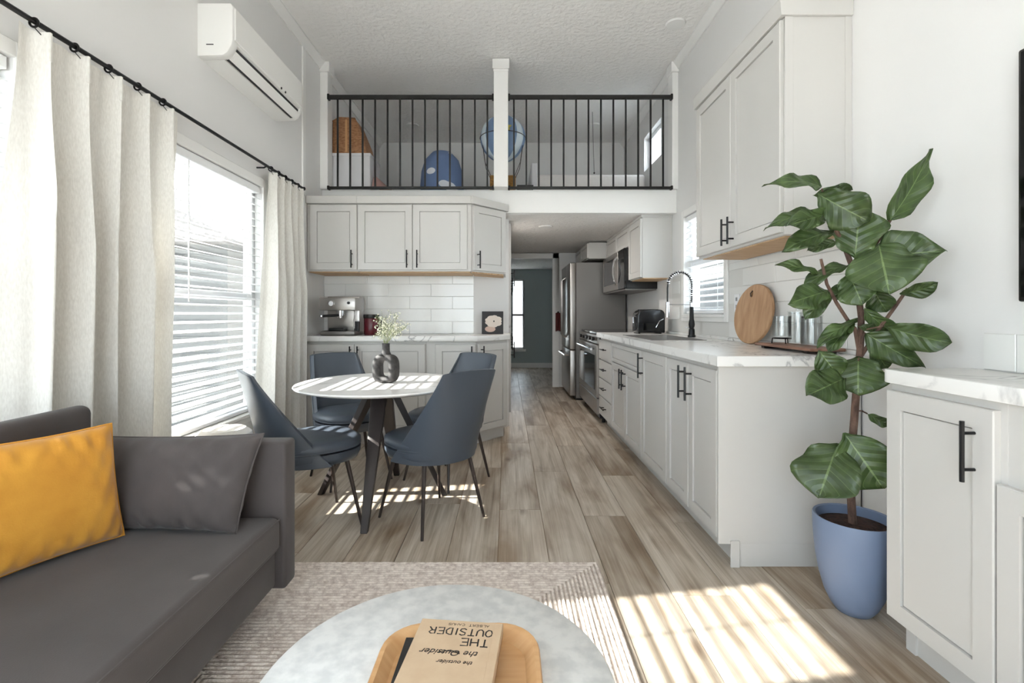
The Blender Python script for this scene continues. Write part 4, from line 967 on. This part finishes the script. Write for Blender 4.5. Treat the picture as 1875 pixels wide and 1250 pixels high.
def pillow(name, label, c00, c10, c11, c01, th, m, seed=0, group=None):
    """c00..c01 corners: bottom-left, bottom-right, top-right, top-left"""
    rnd = random.Random(seed)
    c00, c10, c11, c01 = map(Vector, (c00, c10, c11, c01)); ctr = (c00+c10+c11+c01)/4
    n = (c10-c00).cross(c01-c00).normalized(); nu = 36
    t = thing(name, label, 'pillow', (ctr.x, ctr.y, min(c00.z, c10.z)), group=group)
    amp = [(rnd.uniform(0, 6), rnd.uniform(5, 12), rnd.uniform(0, 6)) for _ in range(4)]
    def side(sg):
        def fn(u, v):
            a, b = 2*u-1, 2*v-1
            pin = .045; uu = .5+.5*a*(1-pin*(1-b*b)*abs(a)); vv = .5+.5*b*(1-pin*(1-a*a)*abs(b))
            p = c00*(1-uu)*(1-vv)+c10*uu*(1-vv)+c11*uu*vv+c01*(1-uu)*vv
            h = (max(0, 1-a**4)*max(0, 1-b**4))**.55
            e = (1-h)*h*4
            wr = .0065*e*(math.sin(amp[0][1]*a*2+amp[0][0])*math.sin(amp[1][1]*b+amp[1][0])) + .003*e*math.sin(26*a+9*b)
            return p+n*sg*(th/2*h+ (wr if h > .02 else 0))
        return fn
    MB().grid(side(1), nu, nu).grid(side(-1), nu, nu).build('cover', m, t, sharp=75)
    e = []
    f = side(1)
    for q in range(4*18):
        k, s = divmod(q, 18); s /= 18
        e.append(f(*((s, 0), (1, s), (1-s, 1), (0, 1-s))[k]))
    MB().tube(e, .0032, 5, closed=True).build('seam', m, t)
    return t
pillow('throw_pillow', 'grey velvet pillow leaning on the sofa armrest', (-1.33, 1.665, .387), (-.895, 1.625, .387), (-.862, 1.745, .688), (-1.42, 1.735, .68), .12, PILG, 3)
pillow('throw_pillow', 'mustard yellow velvet pillow standing on the sofa', (-1.418, 1.285, .388), (-1.255, 1.612, .388), (-1.275, 1.585, .760), (-1.432, 1.255, .760), .11, YEL, 5)
# pouf under the window
pf = thing('pouf', 'small round beige pouf under the window behind the sofa arm', 'pouf', (-1.45, 2.52, 0))
MB().lathe([(0, .0), (.12, .0), (.135, .02), (.14, .2), (.138, .46), (.128, .505), (.10, .528), (0, .535)], (-1.45, 2.52, 0), 32).build('cushion', POUF, pf)
MB().tube([(-1.45+.137*math.cos(a), 2.52+.137*math.sin(a), .465) for a in [2*math.pi*k/40 for k in range(40)]], .005, 6, closed=True).build('piping', POUF, pf)

# ================================================================== RUG
rg_ = thing('rug', 'beige braided jute rug with concentric ribs under the stone coffee table', 'rug', (-.5, .8, 0))
RX0, RX1, RY0, RY1 = -1.62, .405, -.75, 2.19
MB().box(RX0+.01, RX1-.01, RY0+.01, RY1-.01, .0005, .008).build('backing', RUGD, rg_)
mb = MB(); pit = .0175; k = 0
while True:
    a0, a1, b0, b1 = RX0+pit*k, RX1-pit*k, RY0+pit*k, RY1-pit*k
    if a1-a0 < 2.2*pit: break
    cs = [(.0, .002), (.12*pit*1, .0085), (.5*pit, .0125), (.88*pit, .0085), (pit*.98, .002)]
    rows = [[(a0+i, b0+i, z), (a1-i, b0+i, z), (a1-i, b1-i, z), (a0+i, b1-i, z)] for i, z in cs]
    vs = [p for r in rows for p in r]; fs = []
    for r in range(4):
        for q in range(4): fs.append((r*4+q, r*4+(q+1) % 4, (r+1)*4+(q+1) % 4, (r+1)*4+q))
    mb.add(vs, fs); k += 1
tag(mb.build('braids', RUG, rg_, sharp=60, recalc=False, weld=False), None, None, kind='stuff')

# ================================================================== COFFEE TABLE
cx, cy, cz, crd = -.137, .967, .39, .351
cf = thing('coffee_table', 'round pale stone coffee table on the jute rug', 'table', (cx, cy, .0125))
MB().lathe([(0, cz-.035), (crd-.012, cz-.035), (crd, cz-.022), (crd, cz-.006), (crd-.006, cz), (0, cz)], (cx, cy, 0), 96).build('tabletop', STONE, cf, sharp=50)
MB().lathe([(.20, .0125), (.205, .02), (.09, .06), (.07, .12), (.07, .30), (.10, cz-.036)], (cx, cy, 0), 40).build('pedestal', STONE, cf)
def rrect(x0, x1, y0, y1, r, n=7):
    p = []
    for (qx, qy, a0) in ((x1-r, y1-r, 0), (x0+r, y1-r, 90), (x0+r, y0+r, 180), (x1-r, y0+r, 270)):
        p += [(qx+r*math.cos(R(a0+90*k/n)), qy+r*math.sin(R(a0+90*k/n))) for k in range(n+1)]
    return p
ty = thing('serving_tray', 'oak serving tray with rounded corners on the coffee table', 'tray', (-.095, .91, cz))
def rings(spec, m, nm, p):
    mb = MB(); n = None; vs = []
    for (x0, x1, y0, y1, r, z) in spec:
        q = rrect(x0, x1, y0, y1, r); n = len(q); vs += [(x, y, z) for x, y in q]
    fs = [list(range(n))[::-1]]
    for i in range(len(spec)-1):
        for k in range(n): fs.append((i*n+k, i*n+(k+1) % n, (i+1)*n+(k+1) % n, (i+1)*n+k))
    fs.append(list(range((len(spec)-1)*n, len(spec)*n))); return mb.add(vs, fs).build(nm, m, p, sharp=50)
tx0, tx1, ty0, ty1 = -.262, .068, .72, 1.10
def ins(d, z): return (tx0+d, tx1-d, ty0+d, ty1-d, .085-d*.8, z)
rings([ins(.02, cz+.0005), ins(.004, cz+.008), ins(0, cz+.028), ins(.003, cz+.033), ins(.012, cz+.033), ins(.016, cz+.028), ins(.03, cz+.009)], OAK, 'tray_body', ty)
# books
zb = cz+.0095
def book(name, label, c, ang, w_, l_, z0, th, cover):
    t = thing(name, label, 'book', (c[0], c[1], z0), rz=ang)
    MB().box(-w_/2, w_/2, -l_/2, l_/2, 0, .003).box(-w_/2, w_/2, -l_/2, l_/2, th-.003, th).box(w_/2-.003, w_/2, -l_/2, l_/2, .003, th-.003).build('cover', cover, t, local=True, bevel=.0008)
    MB().box(-w_/2+.003, w_/2-.004, -l_/2+.003, l_/2-.003, .003, th-.003).build('pages', PAPER, t, local=True)
    return t
book('book', 'plain black book lying under the kraft book on the tray', (-.133, .945), R(-1), .165, .195, zb, .026, BLKB)
kb = book('book', 'kraft brown paperback with hand-lettered title lying on the oak tray', (-.108, .945), R(-6), .176, .232, zb+.0265, .024, KRAFT)
MB().box(.070, .0715, -.116, .116, .0240, .0244).build('spine_crease', KRAFT, kb, local=True)
# hand lettering made of strokes; the title reads from the far side of the table
GL = {'T': [[(0,1),(1,1)],[(.5,1),(.5,0)]], 'H': [[(0,1),(.05,0)],[(.95,1),(1,0)],[(.02,.5),(.97,.55)]], 'E': [[(.95,1),(0,1),(.05,0),(1,.05)],[(.03,.52),(.8,.55)]],
      'O': [[(.5,1),(.1,.8),(0,.45),(.2,.08),(.6,0),(.95,.3),(1,.7),(.75,.95),(.5,1)]], 'U': [[(0,1),(.05,.25),(.35,0),(.7,.05),(.95,.3),(1,1)]],
      'S': [[(.95,.85),(.6,1),(.15,.9),(.1,.62),(.55,.5),(.95,.32),(.8,.06),(.35,0),(0,.15)]], 'I': [[(.5,1),(.5,0)]], 'D': [[(.05,1),(.1,0),(.6,.05),(1,.4),(.85,.85),(.4,1),(0,1)]],
      'R': [[(.05,0),(0,1),(.6,1),(.9,.78),(.6,.52),(.05,.48)],[(.45,.5),(1,0)]], 'A': [[(0,0),(.5,1),(1,0)],[(.2,.4),(.8,.42)]], 'L': [[(0,1),(.05,0),(.9,.03)]], 'B': [[(.05,0),(0,1),(.7,.95),(.75,.6),(.05,.52)],[(.6,.54),(.95,.3),(.7,.02),(.05,0)]],
      'C': [[(1,.85),(.6,1),(.1,.75),(.05,.3),(.45,0),(1,.12)]], 'M': [[(0,0),(.1,1),(.5,.3),(.9,1),(1,0)]]}
def letter(text, x, y, s, wd, r, name, shear=0):
    """x,y in reader frame: x grows to the reader's right, y away from the reader; the reader sits at +Y."""
    mb = MB(); px = x
    for ch in text:
        if ch != ' ':
            k = .25 if ch == 'I' else 1
            for st in GL[ch]:
                P = [(px+(a*wd*k+b*shear), y+b*s) for a, b in st]
                mb.tube([(-a, -b, .0242) for a, b in P], r, 5)
        px += wd*(1.32 if ch != 'I' else .75)
    for p in mb.v: p.z = .024+(p.z-.024)*.25
    return mb.build(name, INK, kb, local=True)
letter('THE', -.066, -.060, .022, .0155, .0018, 'title_lettering')
letter('OUTSIDER', -.070, -.090, .021, .0138, .0017, 'title_lettering')
letter('ALBERT CAMUS', -.060, -.106, .007, .0056, .0007, 'author_lettering')
def script(text, x, y, size, shear):
    cu = bpy.data.curves.new('script', 'FONT'); cu.body = text; cu.size = size; cu.shear = shear; cu.extrude = .0002
    o = bpy.data.objects.new('script', cu); C.objects.link(o); dg = bpy.context.evaluated_depsgraph_get(); dg.update()
    me = bpy.data.meshes.new_from_object(o.evaluated_get(dg)); bpy.data.objects.remove(o)
    o2 = bpy.data.objects.new('script_lettering', me); C.objects.link(o2); me.materials.append(INK); o2.parent = kb
    o2.location = (-x, -y, .0243); o2.rotation_euler = (0, 0, math.pi)
script('the Outsider', -.052, -.022, .022, .35); script('the outsider', -.045, .006, .014, .3)
MB().tube([(.012, .0165, .0243), (-.005, .022, .0243), (-.03, .013, .0243), (-.012, .020, .0243), (.015, .0135, .0243)], .0007, 4).build('strike_scribble', INK, kb, local=True)

# ================================================================== DINING TABLE
dx, dy, dz, dr = -.731, 2.875, .715, .482
dt = thing('dining_table', 'round white marble dining table on dark slanted legs', 'table', (dx, dy, 0))
MB().lathe([(0, dz-.024), (dr-.05, dz-.024), (dr-.004, dz-.012), (dr, dz-.006), (dr-.003, dz), (0, dz)], (dx, dy, 0), 96).build('tabletop', MARBT, dt, sharp=50)
feet = [(-.726, 2.504), (-1.15, 3.04), (-.385, 3.03), (-.76, 3.40)]
hub = Vector((-.74, 2.92, 0))
for i, (fx_, fy_) in enumerate(feet):
    f = Vector((fx_, fy_, 0)); d = (f-hub).normalized(); s = Vector((-d.y, d.x, 0))
    top = hub+d*.05; mb = MB(); P = []
    for (b, z, hw, ht) in ((top, dz-.028, .046, .022), (f, 0, .018, .016)):
        P += [b+s*hw+d*ht+Z_*z, b-s*hw+d*ht+Z_*z, b-s*hw-d*ht+Z_*z, b+s*hw-d*ht+Z_*z]
    mb.add(P, [(0,1,2,3), (7,6,5,4), (0,4,5,1), (1,5,6,2), (2,6,7,3), (3,7,4,0)]).build('leg', TLEG, dt, bevel=.003)
MB().lathe([(.14, dz-.032), (.14, dz-.0245)], (hub.x, hub.y, 0), 28).build('hub_plate', BLACK, dt)
# vase with the hollow centre
vx, vy = -.704, 2.862
vz = thing('vase', 'black stoneware vase with a hollow centre on the dining table', 'vase', (vx, vy, dz))
def outl(a, w_, h_, p):
    c, s = math.cos(a), math.sin(a); return (w_*math.copysign(abs(c)**(2/p), c), h_*math.copysign(abs(s)**(2/p), s))
n = 48; ring_o = [outl(2*math.pi*k/n, .077, .082, 3.6) for k in range(n)]; ring_i = [outl(2*math.pi*k/n, .030, .047, 3.6) for k in range(n)]
vs = []; prof = [(0., -.022), (.25, -.036), (.6, -.040), (.9, -.03), (1., -.018), (1., .018), (.9, .03), (.6, .040), (.25, .036), (0., .022)]
ang = R(-17); ca, sa = math.cos(ang), math.sin(ang)
for f, yy in prof:
    for k in range(n):
        x_ = ring_i[k][0]+(ring_o[k][0]-ring_i[k][0])*f; z_ = ring_i[k][1]+(ring_o[k][1]-ring_i[k][1])*f-(.0 if True else 0)
        if z_ > 0: x_ *= 1-.10*(z_/.082)**2
        vs.append((vx+x_*ca-yy*sa, vy+x_*sa+yy*ca, dz+.083+z_))
m = len(prof); fs = [(i*n+k, i*n+(k+1) % n, ((i+1) % m)*n+(k+1) % n, ((i+1) % m)*n+k) for i in range(m) for k in range(n)]
MB().add(vs, fs).build('body', VASE, vz, sharp=60)
MB().lathe([(.036, dz+.150), (.030, dz+.166), (.023, dz+.182), (.022, dz+.222), (.024, dz+.228), (.018, dz+.228), (.017, dz+.18)], (vx, vy, 0), 24, 1, .8).build('neck', VASE, vz)
bq = thing('flower_bouquet', 'sprigs of tiny white dried blossoms in the black vase', 'flowers', (vx, vy, dz+.2))
rnd = random.Random(11); stems = MB(); blo = MB()
ico = bmesh.new(); bmesh.ops.create_icosphere(ico, subdivisions=1, radius=1); ico.verts.ensure_lookup_table()
iv = [v.co.copy() for v in ico.verts]; iF = [[v.index for v in f.verts] for f in ico.faces]; ico.free()
for i in range(26):
    a = rnd.uniform(0, 2*math.pi); rad = rnd.uniform(.02, .15); hh = rnd.uniform(.07, .20)*(1-.25*rad/.15)
    tip = Vector((vx+.035+rad*math.cos(a)*1.0, vy+rad*math.sin(a)*.8, dz+.225+hh)); base = Vector((vx+rnd.uniform(-.008, .008), vy+rnd.uniform(-.006, .006), dz+.18))
    mid = base.lerp(tip, .5)+Vector((0, 0, .02)); rim = Vector((vx+.010*math.cos(a), vy+.008*math.sin(a), dz+.231)); base.z = dz+.186; stems.tube([base, rim, rim.lerp(mid, .6)+Vector((0, 0, .012)), tip], .0009, 4)
    for j in range(13):
        p = (rim.lerp(mid, .6)+Vector((0, 0, .012))).lerp(tip, rnd.uniform(.15, 1.0)); q = p+Vector((rnd.gauss(0, .017), rnd.gauss(0, .017), rnd.gauss(.004, .015)))
        stems.tube([p, q], .0006, 3); r = rnd.uniform(.0025, .0048); blo.add([q+v*r for v in iv], iF)
tag(stems.build('stems', STEM, bq), None, None, kind='stuff'); tag(blo.build('blossoms', BREATH, bq), None, None, kind='stuff')
# ================================================================== DINING CHAIRS
def make_chair():
    t = thing('dining_chair', '', 'chair', (0, 0, 0))
    n = 44
    def oc(k, sx, sy, yo=0):
        a = 2*math.pi*k/n; c, s = math.cos(a), math.sin(a)
        return (sx*math.copysign(abs(c)**.78, c), yo+sy*math.copysign(abs(s)**.86, s))
    def loft(spec):
        vs = []; 
        for sx, sy, z in spec: vs += [(*oc(k, sx, sy, .015), z) for k in range(n)]
        m = len(spec); fs = [list(range(n))[::-1], list(range((m-1)*n, m*n))]
        for i in range(m-1): fs += [(i*n+k, i*n+(k+1) % n, (i+1)*n+(k+1) % n, (i+1)*n+k) for k in range(n)]
        return MB().add(vs, fs)
    loft([(.19, .19, .345), (.222, .222, .355), (.236, .236, .385), (.238, .238, .411), (.19, .19, .411)]).build('seat_shell', LEATH, t, local=True, sharp=60)
    loft([(.206, .206, .400), (.206, .206, .428)]).build('seat_groove', LEATH, t, local=True)
    loft([(.20, .20, .421), (.234, .234, .421), (.240, .240, .43), (.238, .238, .452), (.21, .21, .468), (.15, .15, .476), (.05, .05, .479)]).build('seat_cushion', LEATH, t, local=True, sharp=60)
    MB().tube([(*oc(k, .236, .236, .015), .424) for k in range(n)], .004, 5, closed=True).build('seat_piping', LEATH, t, local=True)
    nu, nv = 24, 18
    def back(off):
        def fn(u, v):
            a = 2*u-1
            w_ = .245+(.174-.245)*v**1.05; z = .352+.478*v
            yc = -.222-.115*v; dep = .235*(1-v)**1.25+.022
            x = w_*math.sin(a*math.pi/2*.92)/math.sin(math.pi/2*.92); y = yc+dep*abs(a)**2.1
            z += -.012*a*a*v**4
            ny = off*(1-.25*abs(a)); nx = -off*math.copysign(abs(a)**1.5, a)*.9
            return Vector((x+nx*(1 if off else 0), y+ny, z))
        return fn
    A = MB().grid(back(0), nu, nv); Bm = MB().grid(back(.026), nu, nv); N = (nu+1)*(nv+1)
    mb = MB().add(A.v+Bm.v, [f[::-1] for f in A.f]+[[i+N for i in f] for f in Bm.f])
    bd = [i for i in range(nu+1)]+[(j+1)*(nu+1)-1 for j in range(1, nv+1)]+[nv*(nu+1)+i for i in range(nu-1, -1, -1)]+[j*(nu+1) for j in range(nv-1, 0, -1)]
    m = len(bd); mb.f += [[bd[i], bd[(i+1) % m], bd[(i+1) % m]+N, bd[i]+N] for i in range(m)]
    o = mb.build('backrest', LEATH, t, local=True, sharp=60)
    edge = [A.v[bd[i]].lerp(Bm.v[bd[i]], .15) for i in range(nu, m)]
    MB().tube(edge, .0035, 5).build('piping', LEATH, o, local=True)
    for sx in (-1, 1):
        for sy in (-1, 1):
            MB().tube([(sx*.145, sy*.135+.01, .36), (sx*.205, sy*.20+.01, 0)], [.0125, .0075], 10).build('leg', LEGD, t, local=True)
    return t
ch = make_chair()
def face(v): return math.atan2(v[1], v[0])-math.pi/2
spots = [((-.405, 2.69), (-.7, .7), 'blue-grey leather dining chair turned with its back to the kitchen floor'),
         ((-1.05, 2.62), (.8, .6), 'blue-grey leather dining chair beside the sofa arm with sunlit seat'),
         ((-1.07, 3.36), (.62, -.78), 'blue-grey leather dining chair between the far curtain and the dining table'),
         ((-.40, 3.34), (-.6, -.8), 'blue-grey leather dining chair in front of the corner base cabinet')]
for i, (p, d, lb) in enumerate(spots):
    if i == 0: ch.location = (*p, 0); ch.rotation_euler = (0, 0, face(d)); ch['label'] = lb; ch['group'] = 'dining chairs around the marble table'
    else: dup(ch, (*p, 0), face(d), lb)

# ================================================================== FIDDLE LEAF FIG
PYc = 1.845
pl = thing('potted_fig', 'fiddle leaf fig in a tall blue-grey pot by the worktop end', 'plant', (1.302, PYc, 0))
px_, py_ = 1.302, PYc
prof = [(0, 0), (.050, 0), (.060, .004), (.078, .03), (.096, .07), (.112, .13), (.124, .20), (.131, .28), (.1335, .348), (.131, .354), (.123, .351), (.121, .31), (0, .31)]
MB().lathe(prof, (px_, py_, 0), 56).build('pot', POT, pl, sharp=50)
MB().lathe([(0, .309), (.1205, .309), (.1205, .318), (.06, .325), (0, .330)], (px_, py_, 0), 32).build('soil', SOIL, pl)
def T(x, y, d=0): return PX(x, y, PYc+d)
trunk = [T(1561, 958), T(1558, 900), T(1558, 840), T(1564, 770), T(1569, 700), T(1575, 640), T(1577, 580), T(1568, 510), T(1548, 455), T(1530, 420), T(1518, 402)]
MB().tube(trunk, [.014, .0135, .013, .013, .0125, .012, .011, .010, .009, .008, .006], 10).build('trunk', BARK, pl)
for br_ in ([(1578, 650, 0), (1600, 615, -.03), (1640, 560, -.06), (1662, 528, -.08)], [(1556, 592, 0), (1532, 555, -.02), (1514, 520, -.03), (1503, 474, -.03)], [(1590, 470, 0), (1608, 440, -.03), (1630, 402, -.05)], [(1575, 655, 0), (1565, 600, .0), (1552, 590, 0)]):
    MB().tube([T(*q) for q in br_], [.007, .0065, .006, .005][:len(br_)], 8).build('branch', BARK, pl)
CAMP = Vector((0, 0, H))
def leaf(bx, by, tx, ty_, w_, roll=0, d0=0, d1=-.03, bend=.15, dark=False, name='leaf', pointed=False):
    b = T(bx, by, d0); t = T(tx, ty_, d1); ax = t-b; L = ax.length; ax.normalize()
    view = ((b+t)/2-CAMP).normalized(); wv = ax.cross(view).normalized(); nv = wv.cross(ax).normalized()
    if nv.dot(view) > 0: nv = -nv                  # normal toward the viewer
    wv = wv*math.cos(R(roll))+nv*math.sin(R(roll)); nn = wv.cross(ax).normalized()
    if nn.dot(view) > 0: nn = -nn
    hw = w_*PYc/F/2; NU, NV = 8, 14
    rnd = random.Random(int(bx*7+by*3)); ph = rnd.uniform(0, 6); 
    prof = [0.03, .20, .46, .62, .70, .76, .83, .92, .98, 1.0, .97, .88, .70, .42, .02]
    if pointed: prof = [.05, .45, .72, .88, .97, 1.0, .98, .92, .83, .72, .60, .46, .32, .17, .0]
    def fn(u, v):
        a = 2*u-1; k = v*14; i = min(int(k), 13); pw = prof[i]+(prof[i+1]-prof[i])*(k-i)
        c = 4*v*(1-v)
        p = b+ax*L*v+wv*a*hw*pw*(1+.07*math.sin(11*v+ph+2.5*a))
        up = bend*L*c*.6 - abs(a)**1.4*hw*pw*.28*(-1) - .0*v
        up += .016*math.sin(12*v+ph+1.5*a)*abs(a)*L/.15*.6
        return p+nn*up*.9
    g1 = MB().grid(fn, NU, NV); vs = g1.v; N = len(vs)
    mb = MB().add(vs, g1.f)
    me = bpy.data.meshes.new(name); me.from_pydata([tuple(p-world_loc(pl)) for p in mb.v], [], mb.f)
    ul = me.uv_layers.new()
    for poly in me.polygons:
        for li in poly.loop_indices:
            vi = me.loops[li].vertex_index; ul.data[li].uv = ((vi % (NU+1))/NU, (vi//(NU+1))/NV)
    me.shade_smooth(); me.materials.append(LEAF)
    o = bpy.data.objects.new(name, me); C.objects.link(o); o.parent = pl
    so_ = o.modifiers.new('thickness', 'SOLIDIFY'); so_.thickness = .0012
    return o
S = 1/2.45
def zl(bx, by, tx, ty_, w_, **k): return leaf(1380+bx*S, 250+by*S, 1380+tx*S, 250+ty_*S, w_*S, **k)
zl(612, 375, 795, 55, 130, roll=30, pointed=True, d0=-.06, d1=-.10, bend=.10)
zl(300, 228, 40, 222, 80, roll=40, pointed=True, d0=-.02, d1=-.06, bend=.22, dark=True)
zl(268, 262, 440, 238, 90, roll=20, d0=.01, d1=.0, dark=True, bend=.1)
zl(285, 255, 520, 380, 175, roll=5, d0=-.02, d1=-.10, bend=.2)
zl(455, 545, 475, 328, 215, roll=0, d0=-.02, d1=-.03, bend=.05, dark=True)
zl(265, 352, 48, 417, 80, roll=35, pointed=True, d0=-.02, d1=-.05, bend=.2, dark=True)
zl(345, 345, 152, 400, 95, roll=10, d0=-.02, d1=-.08, bend=.1)
zl(360, 425, 132, 508, 100, roll=25, d0=-.01, d1=-.06, bend=.12)
zl(378, 475, 240, 512, 60, roll=30, d0=.0, d1=.03, dark=True)
zl(285, 620, 95, 578, 55, roll=40, d0=-.02, d1=-.05, bend=.2)
zl(435, 578, 222, 682, 75, roll=40, d0=.0, d1=-.02, bend=.2, dark=True)
zl(338, 690, 158, 748, 115, roll=5, d0=-.02, d1=-.08, bend=.06)
zl(350, 700, 233, 822, 85, roll=20, d0=.0, d1=.0, dark=True)
zl(560, 478, 610, 705, 265, roll=0, d0=-.06, d1=-.14, bend=.12)
zl(545, 545, 866, 512, 215, roll=-15, pointed=True, d0=-.05, d1=-.20, bend=.12)
zl(425, 612, 490, 755, 150, roll=0, d0=-.03, d1=-.08, bend=.1)
zl(445, 672, 345, 725, 80, roll=20, d0=.0, d1=.0, dark=True)
zl(655, 705, 826, 658, 75, roll=30, d0=-.08, d1=-.17, bend=.15)
zl(530, 668, 600, 785, 110, roll=15, d0=-.01, d1=-.02, dark=True)
zl(585, 848, 888, 925, 125, roll=20, d0=-.08, d1=-.21, bend=.15, dark=False)
zl(495, 772, 632, 882, 90, roll=20, d0=-.02, d1=-.03, dark=True)
zl(500, 880, 772, 1036, 130, roll=10, pointed=True, d0=-.02, d1=-.09, bend=.1)
zl(530, 930, 600, 1040, 80, roll=10, d0=.0, d1=.0, dark=True)
zl(465, 822, 283, 942, 65, roll=30, d0=-.02, d1=-.05, bend=.15, dark=True)
zl(455, 828, 336, 968, 75, roll=30, d0=-.02, d1=-.07, bend=.1, dark=True)
zl(470, 850, 548, 852, 45, roll=30, d0=-.02, d1=-.03, dark=True)
zl(292, 958, 385, 1075, 130, roll=10, d0=-.03, d1=-.05, bend=.08)
zl(470, 985, 470, 1160, 230, roll=5, d0=-.01, d1=-.06, bend=.12)
zl(405, 1085, 245, 1160, 165, roll=5, d0=-.05, d1=-.12, bend=.08)
leaf(1588, 757, 1632, 777, 22, roll=30, d0=.0, d1=-.05, dark=True)
leaf(1534, 812, 1500, 912, 108, roll=5, d0=-.02, d1=-.08, bend=.10)
leaf(1545, 792, 1618, 894, 100, roll=0, d0=-.03, d1=-.10, bend=.12)
# petioles joining leaves to the trunk
for q in ([(1505, 345, -.02), (1512, 375, -.01), (1520, 405, 0)], [(1560, 885, 0), (1545, 840, -.01), (1534, 815, -.02)], [(1559, 830, 0), (1548, 800, -.02), (1545, 793, -.03)], [(1570, 700, 0), (1572, 660, -.02), (1572, 655, -.03)], [(1566, 752, 0), (1578, 752, 0), (1588, 757, 0)], [(1575, 640, 0), (1580, 615, -.02), (1584, 609, -.03)], [(1575, 605, 0), (1600, 600, -.05), (1618, 597, -.08)]):
    MB().tube([T(*z) for z in q], .0028, 6).build('petiole', BARK, pl)

# ================================================================== OUTSIDE
struct('ground', MB().box(-60, 60, -60, 60, -.5, -.4), GROUND, 'pale concrete yard outside the windows', 'ground', smooth=False)
def house(label, x0, x1, y0, y1, zt, m, zr):
    t = thing('house', label, 'building', ((x0+x1)/2, (y0+y1)/2, -.4))
    MB().box(x0, x1, y0, y1, -.4, zt).build('wall', m, t, smooth=False)
    z = -.3; k = None
    while z < zt-.12:
        MB().box(x0-.02, x1+.02, y0-.02, y1+.02, z, z+.012).build('lap_board', m, t, smooth=False); z += .22
    xm = (x0+x1)/2
    MB().prism_y([(x0-.3, zt-.05), (x1+.3, zt-.05), (xm, zr)], y0-.3, y1+.3).build('roof', ROOF, t, smooth=False)
    return t
house('dark grey neighbouring house seen through the dining window blind', -6.3, -3.75, 6.6, 10.5, 2.1, SIDING, 2.9)
house('pale blue neighbouring house seen through the dining window blind', -12.0, -6.9, 6.0, 16.0, 2.6, SIDINGP, 3.8)
house('grey house beyond the kitchen window', 4.2, 8.0, 7.6, 14.0, 2.6, SIDING, 3.6)
fn_ = thing('sun_blocker_fence', 'added unseen grey board barrier blocking low sun at the window beside the sofa', 'sun_blocker_fence', (-3.3, 0, -.4))  # unseen boards, added to stop low sun reaching the sofa pillows
for i in range(8):
    y0 = 1.72-.15*(i+1); MB().box(-3.3, -3.275, y0+.004, y0+.146, -.4, 2.34+.0*i).build('board', SIDING, fn_, smooth=False)
for zz in (.2, 1.6): MB().box(-3.34, -3.3, .52, 1.72, zz, zz+.09).build('blocker_rail', SIDING, fn_, smooth=False)
pp = thing('sun_blocker_post', 'added unseen square post blocking sun at the window beside the sofa', 'post', (-3.5, 1.41, -.4))  # invented post out of view, keeps direct sun off the near curtain
MB().box(-3.56, -3.44, 1.30, 1.50, -.4, 4.2).build('shaft', SIDING, pp, bevel=.01); MB().box(-3.6, -3.4, 1.26, 1.54, 4.2, 4.26).build('cap', SIDING, pp, bevel=.01)
ps = thing('sun_blocker_screen', 'added unseen slatted screen blocking sun at the far part of the dining window', 'screen', (-3.3, 3.0, -.4))  # made-up screen out of view, keeps sun off the far curtain
for i in range(24): MB().box(-3.32, -3.29, 2.74, 3.34, -.35+.145*i, -.35+.145*i+.14).build('slat', SIDING, ps, smooth=False)
for yy in (2.74, 3.26): MB().box(-3.29, -3.21, yy, yy+.08, -.4, 3.15).build('post', SIDING, ps, smooth=False)
aw = thing('sun_blocker_awning', 'added flat white panel blocking high sun over the dining window', 'sun_blocker_awning', (-1.84, 2.8, 2.4))  # invented overhang, added to cut high sun off the kitchen floor
MB().box(-2.92, -1.845, 1.95, 4.0, 2.40, 2.44).build('panel', TRIM, aw, smooth=False)
for yy in (2.0, 3.95): MB().tube([(-1.862, yy, 2.0), (-2.80, yy, 2.41)], .015, 6).build('brace', TRIM, aw)
bpy.context.view_layer.update()
